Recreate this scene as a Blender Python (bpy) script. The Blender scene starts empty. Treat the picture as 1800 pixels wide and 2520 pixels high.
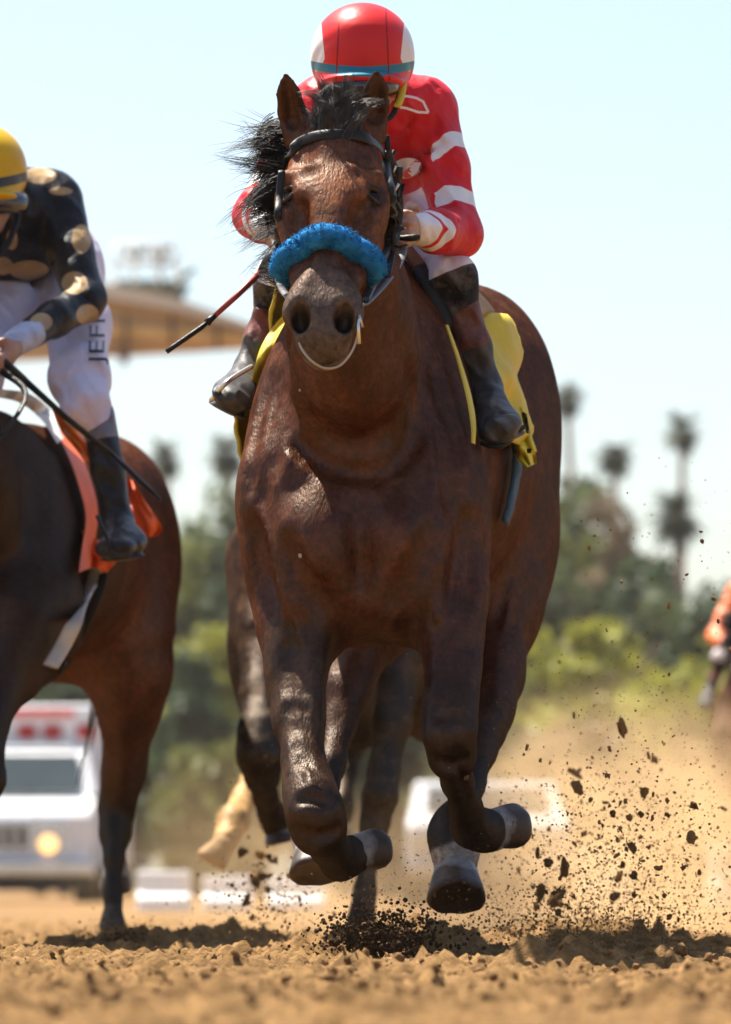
import bpy, bmesh, math, random
import numpy as np
from mathutils import Vector, Matrix
random.seed(7)
RNG = np.random.default_rng(11)
scene = bpy.context.scene
COLL = scene.collection

# ------------------------------------------------------------------ scale and camera
# Design units: at 14 units from the lens one unit spans 1000 px of the 1800 px wide picture.
G = 0.88            # metres per design unit
EYE = 0.20          # lens height (design units)
HOR = 2185.0        # picture row of the horizon
DIST = 14.0

cam_d = bpy.data.cameras.new("camera")
cam = bpy.data.objects.new("camera", cam_d)
COLL.objects.link(cam)
scene.camera = cam
cam.location = (0, 0, EYE * G)
cam.rotation_euler = (math.radians(90), 0, 0)
cam_d.sensor_fit = 'VERTICAL'
cam_d.sensor_height = 36.0
cam_d.lens = 36.0 * DIST / 2.52
cam_d.shift_y = (HOR - 1260.0) / 2520.0
cam_d.clip_start = 0.1
cam_d.clip_end = 6000
cam_d.dof.use_dof = True
cam_d.dof.focus_distance = 13.75 * G
cam_d.dof.aperture_fstop = (cam_d.lens / 1000.0) / 0.036

# ------------------------------------------------------------------ sky, sun, exposure
SUN_EL = math.radians(63)
SUN_DIR = Vector((-0.68, 0.733, 0)).normalized()      # horizontal direction towards the sun
world = bpy.data.worlds.new("World")
scene.world = world
world.use_nodes = True
wn = world.node_tree
bg = wn.nodes["Background"]
sky = wn.nodes.new("ShaderNodeTexSky")
sky.sky_type = 'NISHITA'
sky.sun_disc = False
sky.sun_elevation = SUN_EL
sky.sun_rotation = math.atan2(SUN_DIR.x, SUN_DIR.y)
sky.air_density = 1.0
sky.dust_density = 1.7
sky.ozone_density = 1.0
wn.links.new(sky.outputs[0], bg.inputs[0])
bg.inputs[1].default_value = 0.075
sun_d = bpy.data.lights.new("sun", 'SUN')
sun_d.energy = 5.0
sun_d.angle = math.radians(0.53)
sun_d.color = (1.0, 0.93, 0.82)
sun = bpy.data.objects.new("sun", sun_d)
COLL.objects.link(sun)
to_sun = Vector((SUN_DIR.x * math.cos(SUN_EL), SUN_DIR.y * math.cos(SUN_EL), math.sin(SUN_EL)))
sun.rotation_euler = to_sun.to_track_quat('Z', 'Y').to_euler()
vs = scene.view_settings
vs.view_transform = 'Standard'
vs.look = 'None'
vs.exposure = 1.4
vs.gamma = 1.0
vs.use_curve_mapping = False
scene.cycles.use_denoising = True
scene.cycles.max_bounces = 8
scene.cycles.volume_bounces = 1
scene.cycles.volume_step_rate = 4.0
scene.cycles.volume_max_steps = 128

def P(px, py, Y):
    """design-unit point that stands at depth Y and shows at picture pixel (px, py)"""
    s = Y / (DIST * 1000.0)
    return np.array([(px - 900.0) * s, Y, EYE + (HOR - py) * s])

def pix(p):
    return 900 + p[0] * DIST * 1000 / p[1], HOR - (p[2] - EYE) * DIST * 1000 / p[1]

# ------------------------------------------------------------------ materials
def new_mat(name):
    m = bpy.data.materials.new(name)
    m.use_nodes = True
    nt = m.node_tree
    return m, nt, nt.nodes["Principled BSDF"], nt.nodes["Material Output"]

def noise_node(nt, scale, detail=4, rough=0.6, coord='Object'):
    tc = nt.nodes.new("ShaderNodeTexCoord")
    n = nt.nodes.new("ShaderNodeTexNoise")
    n.inputs["Scale"].default_value = scale
    n.inputs["Detail"].default_value = detail
    n.inputs["Roughness"].default_value = rough
    nt.links.new(tc.outputs[coord], n.inputs["Vector"])
    return n

def ramp(nt, src, stops):
    r = nt.nodes.new("ShaderNodeValToRGB")
    el = r.color_ramp.elements
    while len(el) < len(stops):
        el.new(0.5)
    for e, (p, c) in zip(el, stops):
        e.position = p
        e.color = (*c, 1) if len(c) == 3 else c
    nt.links.new(src, r.inputs[0])
    return r

def mix(nt, fac, a, b, mode='MIX'):
    m = nt.nodes.new("ShaderNodeMix")
    m.data_type = 'RGBA'
    m.blend_type = mode
    for sock, v in ((m.inputs["Factor"], fac), (m.inputs["A"], a), (m.inputs["B"], b)):
        pass
    def put(sock, v):
        if isinstance(v, (int, float)):
            sock.default_value = v
        elif isinstance(v, tuple):
            sock.default_value = (*v, 1) if len(v) == 3 else v
        else:
            nt.links.new(v, sock)
    put(m.inputs[0], fac); put(m.inputs[6], a); put(m.inputs[7], b)
    return m.outputs[2]

def bump(nt, bs, height, strength=0.3, dist=0.01):
    b = nt.nodes.new("ShaderNodeBump")
    b.inputs["Strength"].default_value = strength
    b.inputs["Distance"].default_value = dist
    nt.links.new(height, b.inputs["Height"])
    nt.links.new(b.outputs[0], bs.inputs["Normal"])

def plain(name, col, rough=0.6, var=0.25, scale=14.0, metal=0.0, bmp=0.15, bscale=60.0, dirt=None, dirt_lo=0.55, dirt_hi=0.75, spec=0.5, sheen=0.0):
    m, nt, bs, out = new_mat(name)
    n = noise_node(nt, scale)
    dark = tuple(c * (1 - var) for c in col)
    lite = tuple(min(1, c * (1 + var)) for c in col)
    r = ramp(nt, n.outputs[0], [(0.3, dark), (0.7, lite)])
    c = r.outputs[0]
    if dirt:
        n3 = noise_node(nt, 5.0, 6, 0.7)
        f = ramp(nt, n3.outputs[0], [(dirt_lo, (0, 0, 0)), (dirt_hi, (1, 1, 1))])
        c = mix(nt, f.outputs[0], c, dirt)
    nt.links.new(c, bs.inputs["Base Color"])
    bs.inputs["Roughness"].default_value = rough
    bs.inputs["Metallic"].default_value = metal
    bs.inputs["Specular IOR Level"].default_value = spec
    if sheen:
        bs.inputs["Sheen Weight"].default_value = sheen
    if bmp:
        n2 = noise_node(nt, bscale, 5, 0.65)
        bump(nt, bs, n2.outputs[0], bmp, 0.004)
    return m

def attr_out(nt, name, kind='Color'):
    a = nt.nodes.new("ShaderNodeAttribute")
    a.attribute_name = name
    return a.outputs[kind]

def coat_mat(name, dust=(0.16, 0.10, 0.06), dust_amt=0.55, rough=0.36):
    """horse coat: colour of the animal from an attribute, hair grain, a film of track dust"""
    m, nt, bs, out = new_mat(name)
    c = attr_out(nt, "coat")
    n = noise_node(nt, 9.0, 6, 0.65)
    v = ramp(nt, n.outputs[0], [(0.3, (0.55, 0.53, 0.51)), (0.7, (1.4, 1.38, 1.35))])
    c = mix(nt, 1.0, c, v.outputs[0], 'MULTIPLY')
    nd = noise_node(nt, 14.0, 12, 0.82)
    f = ramp(nt, nd.outputs[0], [(0.47, (0, 0, 0)), (0.62, (min(1, dust_amt*1.5),) * 3)])
    nf = noise_node(nt, 70.0, 8, 0.7)
    c = mix(nt, 1.0, c, ramp(nt, nf.outputs[0], [(0.32, (0.38, 0.37, 0.36)), (0.68, (1.75, 1.7, 1.65))]).outputs[0], 'MULTIPLY')
    dusty = mix(nt, 0.65, c, dust)
    dusty = mix(nt, 0.5, dusty, mix(nt, 1.0, c, (2.6, 2.5, 2.4), 'MULTIPLY'))
    c = mix(nt, f.outputs[0], c, dusty)
    nt.links.new(c, bs.inputs["Base Color"])
    # hair grain: noise stretched along the body
    tc = nt.nodes.new("ShaderNodeTexCoord")
    mp = nt.nodes.new("ShaderNodeMapping")
    mp.inputs["Scale"].default_value = (200, 110, 60)
    nz = nt.nodes.new("ShaderNodeTexNoise")
    nz.inputs["Detail"].default_value = 3
    nt.links.new(tc.outputs["Object"], mp.inputs[0]); nt.links.new(mp.outputs[0], nz.inputs["Vector"])
    nz.inputs["Scale"].default_value = 1.0
    bump(nt, bs, nz.outputs[0], 0.6, 0.004)
    rr = ramp(nt, nd.outputs[0], [(0.35, (rough - .08,) * 3), (0.7, (rough + .3,) * 3)])
    nt.links.new(rr.outputs[0], bs.inputs["Roughness"])
    bs.inputs["Specular IOR Level"].default_value = 0.0
    gl = nt.nodes.new("ShaderNodeBsdfGlossy")           # gloss of the hair, tinted by the coat
    gl.inputs["Color"].default_value = (.033, .028, .024, 1)
    nt.links.new(rr.outputs[0], gl.inputs["Roughness"])
    nt.links.new([n_ for n_ in nt.nodes if n_.type == 'BUMP'][0].outputs[0], gl.inputs["Normal"])
    ad = nt.nodes.new("ShaderNodeAddShader")
    nt.links.new(bs.outputs[0], ad.inputs[0]); nt.links.new(gl.outputs[0], ad.inputs[1]); nt.links.new(ad.outputs[0], out.inputs[0])
    return m

def masked_mat(name, layers, base, rough=0.55, var=0.12, bscale=22.0, bmp=0.5, dirt=None, dirt_lo=0.5, dirt_hi=0.8, sheen=0.0, weave=True, trans=0.0):
    """cloth with crisp colour fields: every layer is (attribute, colour), shown where the attribute is above zero"""
    m, nt, bs, out = new_mat(name)
    n = noise_node(nt, 7.0, 5)
    c = ramp(nt, n.outputs[0], [(0.3, tuple(x * (1 - var) for x in base)), (0.7, tuple(min(1, x * (1 + var)) for x in base))]).outputs[0]
    for a, col in layers:
        o = attr_out(nt, a, 'Fac')
        g = nt.nodes.new("ShaderNodeMath"); g.operation = 'GREATER_THAN'; g.inputs[1].default_value = 0.0
        nt.links.new(o, g.inputs[0])
        lc = ramp(nt, n.outputs[0], [(0.3, tuple(x * (1 - var) for x in col)), (0.7, tuple(min(1, x * (1 + var)) for x in col))]).outputs[0]
        c = mix(nt, g.outputs[0], c, lc)
    if dirt:
        n3 = noise_node(nt, 8.0, 7, 0.7)
        f = ramp(nt, n3.outputs[0], [(dirt_lo, (0, 0, 0)), (dirt_hi, (0.6, 0.6, 0.6))])
        c = mix(nt, f.outputs[0], c, dirt)
    nt.links.new(c, bs.inputs["Base Color"])
    bs.inputs["Roughness"].default_value = rough
    bs.inputs["Specular IOR Level"].default_value = 0.2
    if sheen:
        bs.inputs["Sheen Weight"].default_value = sheen
    n2 = noise_node(nt, bscale, 4, 0.6)
    bump(nt, bs, n2.outputs[0], bmp, 0.008)
    return m

# ------------------------------------------------------------------ linking helpers
def put(o, parent=None):
    COLL.objects.link(o)
    if parent is not None:
        o.parent = parent
    return o

def tag(o, label=None, cat=None, group=None, kind=None):
    if label: o["label"] = label
    if cat: o["category"] = cat
    if group: o["group"] = group
    if kind: o["kind"] = kind
    return o

def thing(name, label, cat, loc=(0, 0, 0), group=None):
    o = bpy.data.objects.new(name, None)
    o.empty_display_size = 0.1
    o.location = Vector(loc) * G
    put(o)
    return tag(o, label, cat, group)

def mesh_fast(name, V, Q, mat, parent=None, smooth=True, scale=True):
    """V (n,3) design units, Q (m,4) or (m,3) indices; the vertices are stored relative to the parent's base"""
    V = np.asarray(V, dtype=np.float64) * (G if scale else 1.0)
    if parent is not None:
        off = np.zeros(3); q = parent
        while q is not None:
            off += np.array(q.location); q = q.parent
        V = V - off
    Q = np.asarray(Q, dtype=np.int32)
    me = bpy.data.meshes.new(name)
    n, m, k = len(V), len(Q), Q.shape[1]
    me.vertices.add(n); me.vertices.foreach_set("co", V.astype(np.float32).ravel())
    me.loops.add(m * k); me.loops.foreach_set("vertex_index", Q.ravel())
    me.polygons.add(m)
    me.polygons.foreach_set("loop_start", np.arange(m, dtype=np.int32) * k)
    me.polygons.foreach_set("loop_total", np.full(m, k, dtype=np.int32))
    me.polygons.foreach_set("use_smooth", np.full(m, smooth, dtype=bool))
    me.update(calc_edges=True)
    me.validate()
    if mat: me.materials.append(mat)
    o = bpy.data.objects.new(name, me)
    return put(o, parent)

class MB:
    """collects quads and triangles of one mesh (design units)"""
    def __init__(s): s.v = []; s.f = []
    def add(s, V, F):
        n = len(s.v); s.v += [tuple(map(float, p)) for p in V]; s.f += [tuple(int(i) + n for i in f) for f in F]
    def box(s, lo, hi, bev=0.0):
        x0, y0, z0 = lo; x1, y1, z1 = hi
        s.add([(x0,y0,z0),(x1,y0,z0),(x1,y1,z0),(x0,y1,z0),(x0,y0,z1),(x1,y0,z1),(x1,y1,z1),(x0,y1,z1)],
              [(0,3,2,1),(4,5,6,7),(0,1,5,4),(1,2,6,5),(2,3,7,6),(3,0,4,7)])
    def tube(s, pts, rad, n=8, cap=True, flat=1.0, up=None):
        V, F = tube_vf(pts, rad, n, cap, flat, up); s.add(V, F)
    def build(s, name, mat, parent=None, smooth=True, bevel=0.0, label=None):
        off = np.zeros(3); q = parent
        while q is not None:
            off += np.array(q.location); q = q.parent
        me = bpy.data.meshes.new(name)
        me.from_pydata([tuple(np.array(p) * G - off) for p in s.v], [], s.f)
        me.polygons.foreach_set("use_smooth", [smooth] * len(me.polygons))
        me.update()
        if mat: me.materials.append(mat)
        o = put(bpy.data.objects.new(name, me), parent)
        if bevel:
            b = o.modifiers.new("bevel", 'BEVEL'); b.width = bevel * G; b.segments = 2; b.limit_method = 'ANGLE'
            me.polygons.foreach_set("use_smooth", [False] * len(me.polygons))
        if label: o["label"] = label
        return o

def tube_vf(pts, rad, n=8, cap=True, flat=1.0, up=None):
    pts = [np.asarray(p, float) for p in pts]
    m = len(pts)
    if not hasattr(rad, '__len__'): rad = [rad] * m
    V = []; F = []
    u = None
    for i in range(m):
        t = pts[min(i + 1, m - 1)] - pts[max(i - 1, 0)]
        t = t / (np.linalg.norm(t) + 1e-9)
        if up is not None: ref = np.asarray(up, float)
        elif u is None:
            ref = np.array([0, 0, 1.0]) if abs(t[2]) < 0.9 else np.array([0, 1.0, 0])
        else: ref = u
        u = ref - t * np.dot(ref, t); u /= np.linalg.norm(u) + 1e-9
        w = np.cross(t, u)
        for k in range(n):
            a = 2 * math.pi * k / n
            V.append(pts[i] + rad[i] * (math.cos(a) * u * flat + math.sin(a) * w))
    for i in range(m - 1):
        for k in range(n):
            F.append((i*n+k, i*n+(k+1) % n, (i+1)*n+(k+1) % n, (i+1)*n+k))
    if cap:
        F.append(tuple(range(n - 1, -1, -1))); F.append(tuple((m-1)*n + k for k in range(n)))
    return V, F

def smooth_path(pts, n=8):
    """Catmull-Rom through the points"""
    pts = [np.asarray(p, float) for p in pts]
    q = [2*pts[0]-pts[1]] + pts + [2*pts[-1]-pts[-2]]
    out = []
    for i in range(1, len(q) - 2):
        for j in range(n):
            t = j / n
            a, b, c, d = q[i-1], q[i], q[i+1], q[i+2]
            out.append(0.5*((2*b)+(c-a)*t+(2*a-5*b+4*c-d)*t*t+(3*b-a-3*c+d)*t**3))
    out.append(pts[-1])
    return out

# ------------------------------------------------------------------ sculpting on a distance grid
class Sculpt:
    def __init__(s, xs, ys, zs):
        s.xs, s.ys, s.zs = (np.asarray(a, np.float32) for a in (xs, ys, zs))
        s.F = np.full((len(xs), len(ys), len(zs)), 0.35, np.float32)
    def _win(s, lo, hi):
        r = []
        for a, l, h in zip((s.xs, s.ys, s.zs), lo, hi):
            i0 = int(np.searchsorted(a, l)); i1 = int(np.searchsorted(a, h))
            r.append(slice(max(0, i0 - 1), min(len(a), i1 + 1)))
        return tuple(r)
    def _op(s, f, lo, hi, k, sub=False, ratio=1.0):
        pad = k*ratio + 0.03
        w = s._win(np.asarray(lo) - pad, np.asarray(hi) + pad)
        X = s.xs[w[0]][:, None, None]; Y = s.ys[w[1]][None, :, None]; Z = s.zs[w[2]][None, None, :]
        if X.size == 0 or Y.size == 0 or Z.size == 0: return
        d = f(X, Y, Z).astype(np.float32)
        a = s.F[w]
        if sub:
            a2 = -a
            h = np.maximum(k - np.abs(a2 - d), 0) / max(k, 1e-6)
            s.F[w] = -(np.minimum(a2, d) - h*h*k*0.25)
        else:
            h = np.maximum(k - np.abs(a - d), 0) / max(k, 1e-6)
            s.F[w] = np.minimum(a, d) - h*h*k*0.25
    def cone(s, a, b, ra, rb, k=0.05, u=(1, 0, 0), sub=False):
        a = np.asarray(a, float); b = np.asarray(b, float)
        ra = (ra, ra) if np.isscalar(ra) else ra
        rb = (rb, rb) if np.isscalar(rb) else rb
        ab = b - a; L = np.linalg.norm(ab)
        w = ab / (L + 1e-9)
        u = np.asarray(u, float); u = u - w*np.dot(u, w)
        if np.linalg.norm(u) < 1e-3: u = np.cross(w, (0, 1, 0.3))
        u /= np.linalg.norm(u); v = np.cross(w, u)
        def f(X, Y, Z):
            dx, dy, dz = X - a[0], Y - a[1], Z - a[2]
            tw = dx*w[0] + dy*w[1] + dz*w[2]
            t = np.clip(tw / (L + 1e-9), 0, 1)
            du = dx*u[0] + dy*u[1] + dz*u[2]
            dv = dx*v[0] + dy*v[1] + dz*v[2]
            dw = tw - t*L
            ru = ra[0] + (rb[0]-ra[0])*t; rv = ra[1] + (rb[1]-ra[1])*t
            rw = (ru + rv)*0.5
            return (np.sqrt((du/ru)**2 + (dv/rv)**2 + (dw/rw)**2) - 1)*np.minimum(ru, rv)
        R = max(*ra, *rb)
        s._op(f, np.minimum(a, b) - R, np.maximum(a, b) + R, k, sub, max(max(ra)/min(ra), max(rb)/min(rb)))
    def ell(s, c, r, k=0.05, ax=None, sub=False):
        """ellipsoid; ax = three rows (unit axes)"""
        c = np.asarray(c, float); r = np.asarray(r, float)
        A = np.eye(3) if ax is None else np.asarray(ax, float)
        def f(X, Y, Z):
            dx, dy, dz = X - c[0], Y - c[1], Z - c[2]
            q = 0
            for i in range(3):
                q = q + ((dx*A[i][0] + dy*A[i][1] + dz*A[i][2])/r[i])**2
            q = np.sqrt(q)
            return (q - 1)*r.min()
        R = r.max()
        s._op(f, c - R, c + R, k, sub, R/r.min())
    def chain(s, pts, k=0.04, u=(1, 0, 0), k0=None):
        for i, (p, q) in enumerate(zip(pts[:-1], pts[1:])):
            s.cone(p[0], q[0], p[1], q[1], k0 if (i == 0 and k0) else k, u)
    def at(s, pts):
        pts = np.atleast_2d(np.asarray(pts, float))
        idx = [np.clip(np.interp(pts[:, i], a, np.arange(len(a))), 0, len(a)-1.001) for i, a in enumerate((s.xs, s.ys, s.zs))]
        i0 = [a.astype(int) for a in idx]; f = [a - b for a, b in zip(idx, i0)]
        out = 0
        for dx in (0, 1):
            for dy in (0, 1):
                for dz in (0, 1):
                    w = (f[0] if dx else 1-f[0])*(f[1] if dy else 1-f[1])*(f[2] if dz else 1-f[2])
                    out = out + w*s.F[i0[0]+dx, i0[1]+dy, i0[2]+dz]
        return out
    def grad(s, p, e=0.008):
        g = np.array([s.at(p + d)[0] - s.at(p - d)[0] for d in np.eye(3)*e])
        return g/(np.linalg.norm(g) + 1e-9)
    def hit(s, o, d, off=0.0, tmax=3.0, step=0.004):
        """first point on the ray o + t d where the surface (grown by off) is met"""
        t = np.arange(0, tmax, step)
        p = np.asarray(o)[None] + t[:, None]*np.asarray(d)[None]
        v = s.at(p) - off
        k = np.nonzero(v < 0)[0]
        if len(k) == 0: return None
        i = k[0]
        if i == 0: return p[0]
        a = v[i-1]/(v[i-1]-v[i])
        return p[i-1] + (p[i]-p[i-1])*a
    def out(s, o, d, off=0.0, tmax=1.2, step=0.004):
        """from a point inside, the last place along d where the skin (grown by off) ends"""
        t = np.arange(0, tmax, step)
        p = np.asarray(o)[None] + t[:, None]*np.asarray(d)[None]
        v = s.at(p) - off
        k = np.nonzero(v > 0)[0]
        return p[-1] if len(k) == 0 else p[k[0]]
    def see(s, px, py, off=0.0, y0=12.0, y1=17.0):
        """the surface point met when looking from the lens through picture pixel (px, py)"""
        a = P(px, py, y0); b = P(px, py, y1)
        L = np.linalg.norm(b - a)
        return s.hit(a, (b-a)/L, off, L)
    def inner(s, p, off=0.0):
        """push a point along the gradient until it lies off the surface by off"""
        p = np.asarray(p, float)
        for _ in range(6):
            p = p - s.grad(p)*(s.at(p)[0] - off)
        return p
    def displace(s, amp, scale, seed=0, where=None):
        pass
    def extract(s):
        F = s.F; S = F < 0
        nx, ny, nz = F.shape
        cells = []; pos = []; quads = []; flips = []
        strides = (ny*nz, nz, 1)
        for ax in range(3):
            sl0 = [slice(None)]*3; sl1 = [slice(None)]*3
            sl0[ax] = slice(0, -1); sl1[ax] = slice(1, None)
            A, B = S[tuple(sl0)], S[tuple(sl1)]
            ijk = np.array(np.nonzero(A != B)).T
            o1, o2 = [(1, 2), (2, 0), (0, 1)][ax]
            lim = (nx, ny, nz)
            ok = (ijk[:, o1] > 0) & (ijk[:, o1] < lim[o1]-1) & (ijk[:, o2] > 0) & (ijk[:, o2] < lim[o2]-1)
            ijk = ijk[ok]
            f0 = F[ijk[:, 0], ijk[:, 1], ijk[:, 2]]
            j = ijk.copy(); j[:, ax] += 1
            f1 = F[j[:, 0], j[:, 1], j[:, 2]]
            t = f0/(f0 - f1)
            p = ijk.astype(np.float64); p[:, ax] += t
            base = ijk @ np.array(strides)
            c = np.stack([base - strides[o1] - strides[o2], base - strides[o2], base, base - strides[o1]], 1)
            cells.append(c); pos.append(p); flips.append(f0 < 0)
        C = np.concatenate(cells); Pp = np.concatenate(pos); fl = np.concatenate(flips)
        uq, inv = np.unique(C.ravel(), return_inverse=True)
        inv = inv.reshape(C.shape)
        n = len(uq)
        cnt = np.bincount(inv.ravel(), minlength=n)
        V = np.stack([np.bincount(inv.ravel(), weights=np.repeat(Pp[:, i], 4), minlength=n)/cnt for i in range(3)], 1)
        V = np.stack([np.interp(V[:, i], np.arange(len(a)), a) for i, a in enumerate((s.xs, s.ys, s.zs))], 1)
        Q = inv.copy()
        Q[~fl] = Q[~fl][:, ::-1]
        return V, Q
    def build(s, name, mat, parent=None, relax=1, bump_fn=None):
        V, Q = s.extract()
        for _ in range(relax):
            e = np.concatenate([Q[:, [0, 1]], Q[:, [1, 2]], Q[:, [2, 3]], Q[:, [3, 0]]])
            n = len(V); cnt = np.bincount(e[:, 0], minlength=n) + np.bincount(e[:, 1], minlength=n)
            A = np.stack([np.bincount(e[:, 0], weights=V[e[:, 1], i], minlength=n) + np.bincount(e[:, 1], weights=V[e[:, 0], i], minlength=n) for i in range(3)], 1)
            V = V*0.45 + 0.55*A/np.maximum(cnt, 1)[:, None]
        if bump_fn is not None: V = bump_fn(V)
        o = mesh_fast(name, V, Q, mat, parent)
        return o, V

def col_attr(o, name, arr):
    a = o.data.attributes.new(name, 'FLOAT_COLOR', 'POINT')
    c = np.ones((len(arr), 4), np.float32); c[:, :3] = arr
    a.data.foreach_set("color", c.ravel())

def val_attr(o, name, arr):
    a = o.data.attributes.new(name, 'FLOAT', 'POINT')
    a.data.foreach_set("value", np.asarray(arr, np.float32))

def sstep(a, b, x):
    t = np.clip((x-a)/(b-a), 0, 1); return t*t*(3-2*t)

def seg_dist(V, a, b):
    a = np.asarray(a, float); b = np.asarray(b, float); ab = b-a
    t = np.clip(((V-a) @ ab)/np.dot(ab, ab), 0, 1)
    return np.linalg.norm(V - (a + t[:, None]*ab), axis=1), t

def vnoise(x, y, z=0.0, seed=0):
    """smooth value noise in numpy"""
    x = np.asarray(x, float); y = np.asarray(y, float); z = np.asarray(z, float) + 0*x
    xi, yi, zi = np.floor(x).astype(np.int64), np.floor(y).astype(np.int64), np.floor(z).astype(np.int64)
    fx, fy, fz = x-xi, y-yi, z-zi
    fx, fy, fz = (f*f*(3-2*f) for f in (fx, fy, fz))
    def h(i, j, k):
        n = (i*374761393 + j*668265263 + k*1442695041 + seed*982451653) & 0x7fffffff
        n = ((n ^ (n >> 13))*1274126177) & 0x7fffffff
        n = n ^ (n >> 16)
        return (n & 0xffff)/65535.0
    r = 0
    for a in (0, 1):
        for b in (0, 1):
            for c in (0, 1):
                w = (fx if a else 1-fx)*(fy if b else 1-fy)*(fz if c else 1-fz)
                r = r + w*h(xi+a, yi+b, zi+c)
    return r
# ------------------------------------------------------------------ materials shared by the animals and riders
M_COAT = coat_mat("bay_coat", dust=(.075, .045, .026))
M_COAT_DARK = coat_mat("dark_bay_coat", dust=(0.05, 0.038, 0.03), dust_amt=0.4)
M_COAT_DUSTY = coat_mat("dusty_coat", dust=(0.16, 0.095, 0.045), dust_amt=0.6)
M_HOOF, _nt, _bs, _o = new_mat("hoof_horn")
_n = noise_node(_nt, 45, 6, .7)
_a = attr_out(_nt, "height_on_hoof", 'Fac')
_c = ramp(_nt, _a, [(.10, (.22, .20, .185)), (.26, (.15, .13, .11)), (.38, (.045, .022, .010)), (.9, (.035, .017, .008))]).outputs[0]
_c = mix(_nt, 1.0, _c, ramp(_nt, _n.outputs[0], [(.3, (.5, .5, .5)), (.7, (1.3, 1.3, 1.3))]).outputs[0], 'MULTIPLY')
_nt.links.new(_c, _bs.inputs["Base Color"]); _bs.inputs["Roughness"].default_value = .5
bump(_nt, _bs, _n.outputs[0], .6, .004)
M_MANE = plain("black_mane_hair", (0.010, 0.008, 0.007), 0.6, 0.4, 40, bmp=0, spec=.2)
M_EYE = plain("dark_wet_eye", (0.004, 0.003, 0.002), 0.15, 0.1, bmp=0, spec=0.2)
M_LEATHER = plain("black_leather", (0.008, 0.0075, 0.0075), 0.45, 0.4, 30, bmp=0.4, bscale=120, dirt=(0.05, 0.038, 0.028), dirt_lo=0.55, dirt_hi=0.85, spec=.3)
M_METAL = plain("bit_steel", (0.62, 0.60, 0.56), 0.3, 0.15, metal=1.0, bmp=0.1)

HEAD_O = P(828, 300, 13.62)
HW = np.array([-0.052, -0.60, -0.798]); HW /= np.linalg.norm(HW)
HU = np.array([1.0, -0.075, -0.02]); HU -= HW*np.dot(HU, HW); HU /= np.linalg.norm(HU)
HV = np.cross(HW, HU)
if HV[2] < 0: HV = -HV
HAX = np.array([HU, HV, HW])

def hp(u, v, w, off=(0, 0, 0)):
    return HEAD_O + HU*u + HV*v + HW*w + np.asarray(off)

def sculpt_trunk(S, o, tuck=0.0):
    o = np.asarray(o, float)
    def p(x, y, z): return np.array([x, y, z]) + o
    # ribcage, loin and croup
    S.cone(p(.0, 14.60, 1.34+tuck/2), p(.10, 15.30, 1.35+tuck/2), (.275, .45-tuck/2), (.325, .43-tuck/2), 0.05)
    S.cone(p(.10, 15.30, 1.38+tuck/2), p(.19, 15.85, 1.47), (.315, .42-tuck/2), (.29, .37), 0.10)
    S.cone(p(.19, 15.85, 1.50), p(.235, 16.12, 1.46), (.29, .385), (.29, .34), 0.10)
    S.cone(p(.02, 14.72, 1.74), p(.16, 15.75, 1.74), (.06, .10), (.12, .12), 0.10)          # backbone and withers
    # haunches
    for sx in (-1, 1):
        S.ell(p(.215 + sx*.155, 15.98, 1.50), (.165, .36, .33), 0.10)
        S.ell(p(.215 + sx*.165, 15.78, 1.20 + (tuck*.9 if sx < 0 else 0)), (.145, .28, .30 - (tuck*.4 if sx < 0 else 0)), 0.10)
        S.ell(p(.215 + sx*.13, 16.2, 1.40), (.13, .16, .30), 0.08)
    # shoulders, breast and brisket
    for sx in (-1, 1):
        S.cone(p(-.0 + sx*.085, 14.80, 1.66), p(-.008 + sx*.19, 14.36, 1.20), (.075, .13), (.11, .17), 0.07)
        S.ell(p(-.008 + sx*.20, 14.34, 1.12+tuck*.6), (.105, .17, .24-tuck*.5), 0.08)
        S.ell(p(-.008 + sx*.185, 14.5, 1.28), (.09, .16, .20), 0.08)
        S.ell(p(-.008 + sx*.105, 14.20, 1.05+tuck*.6), (.128, .15, .165), 0.035)                     # pectoral lobes
        S.ell(p(-.008 + sx*.10, 14.26, .94+tuck*.8), (.12, .16, .13), 0.05)
    S.ell(p(-.008, 14.34, 1.20), (.22, .20, .24), 0.10)
    S.ell(p(-.005, 14.50, .97+tuck*.9), (.20, .30, .15), 0.10)
    # neck
    S.cone(p(.0, 14.62, 1.46), p(-.035, 14.14, 1.60), (.150, .33), (.145, .235), 0.08)
    S.cone(p(-.035, 14.14, 1.60), p(-.06, 13.80, 1.83), (.142, .225), (.085, .15), 0.08)
    S.cone(p(-.06, 13.80, 1.83), p(-.068, 13.70, 1.90), (.085, .15), (.075, .13), 0.06)
    S.cone(p(-.03, 14.04, 1.43), p(-.055, 13.78, 1.74), (.055, .05), (.045, .04), 0.08)      # windpipe
    for sx in (-1, 1):                                                                         # neck straps of muscle
        S.cone(p(-.02 + sx*.115, 14.28, 1.36), p(-.05 + sx*.075, 13.84, 1.78), (.045, .06), (.03, .04), 0.06)

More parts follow.
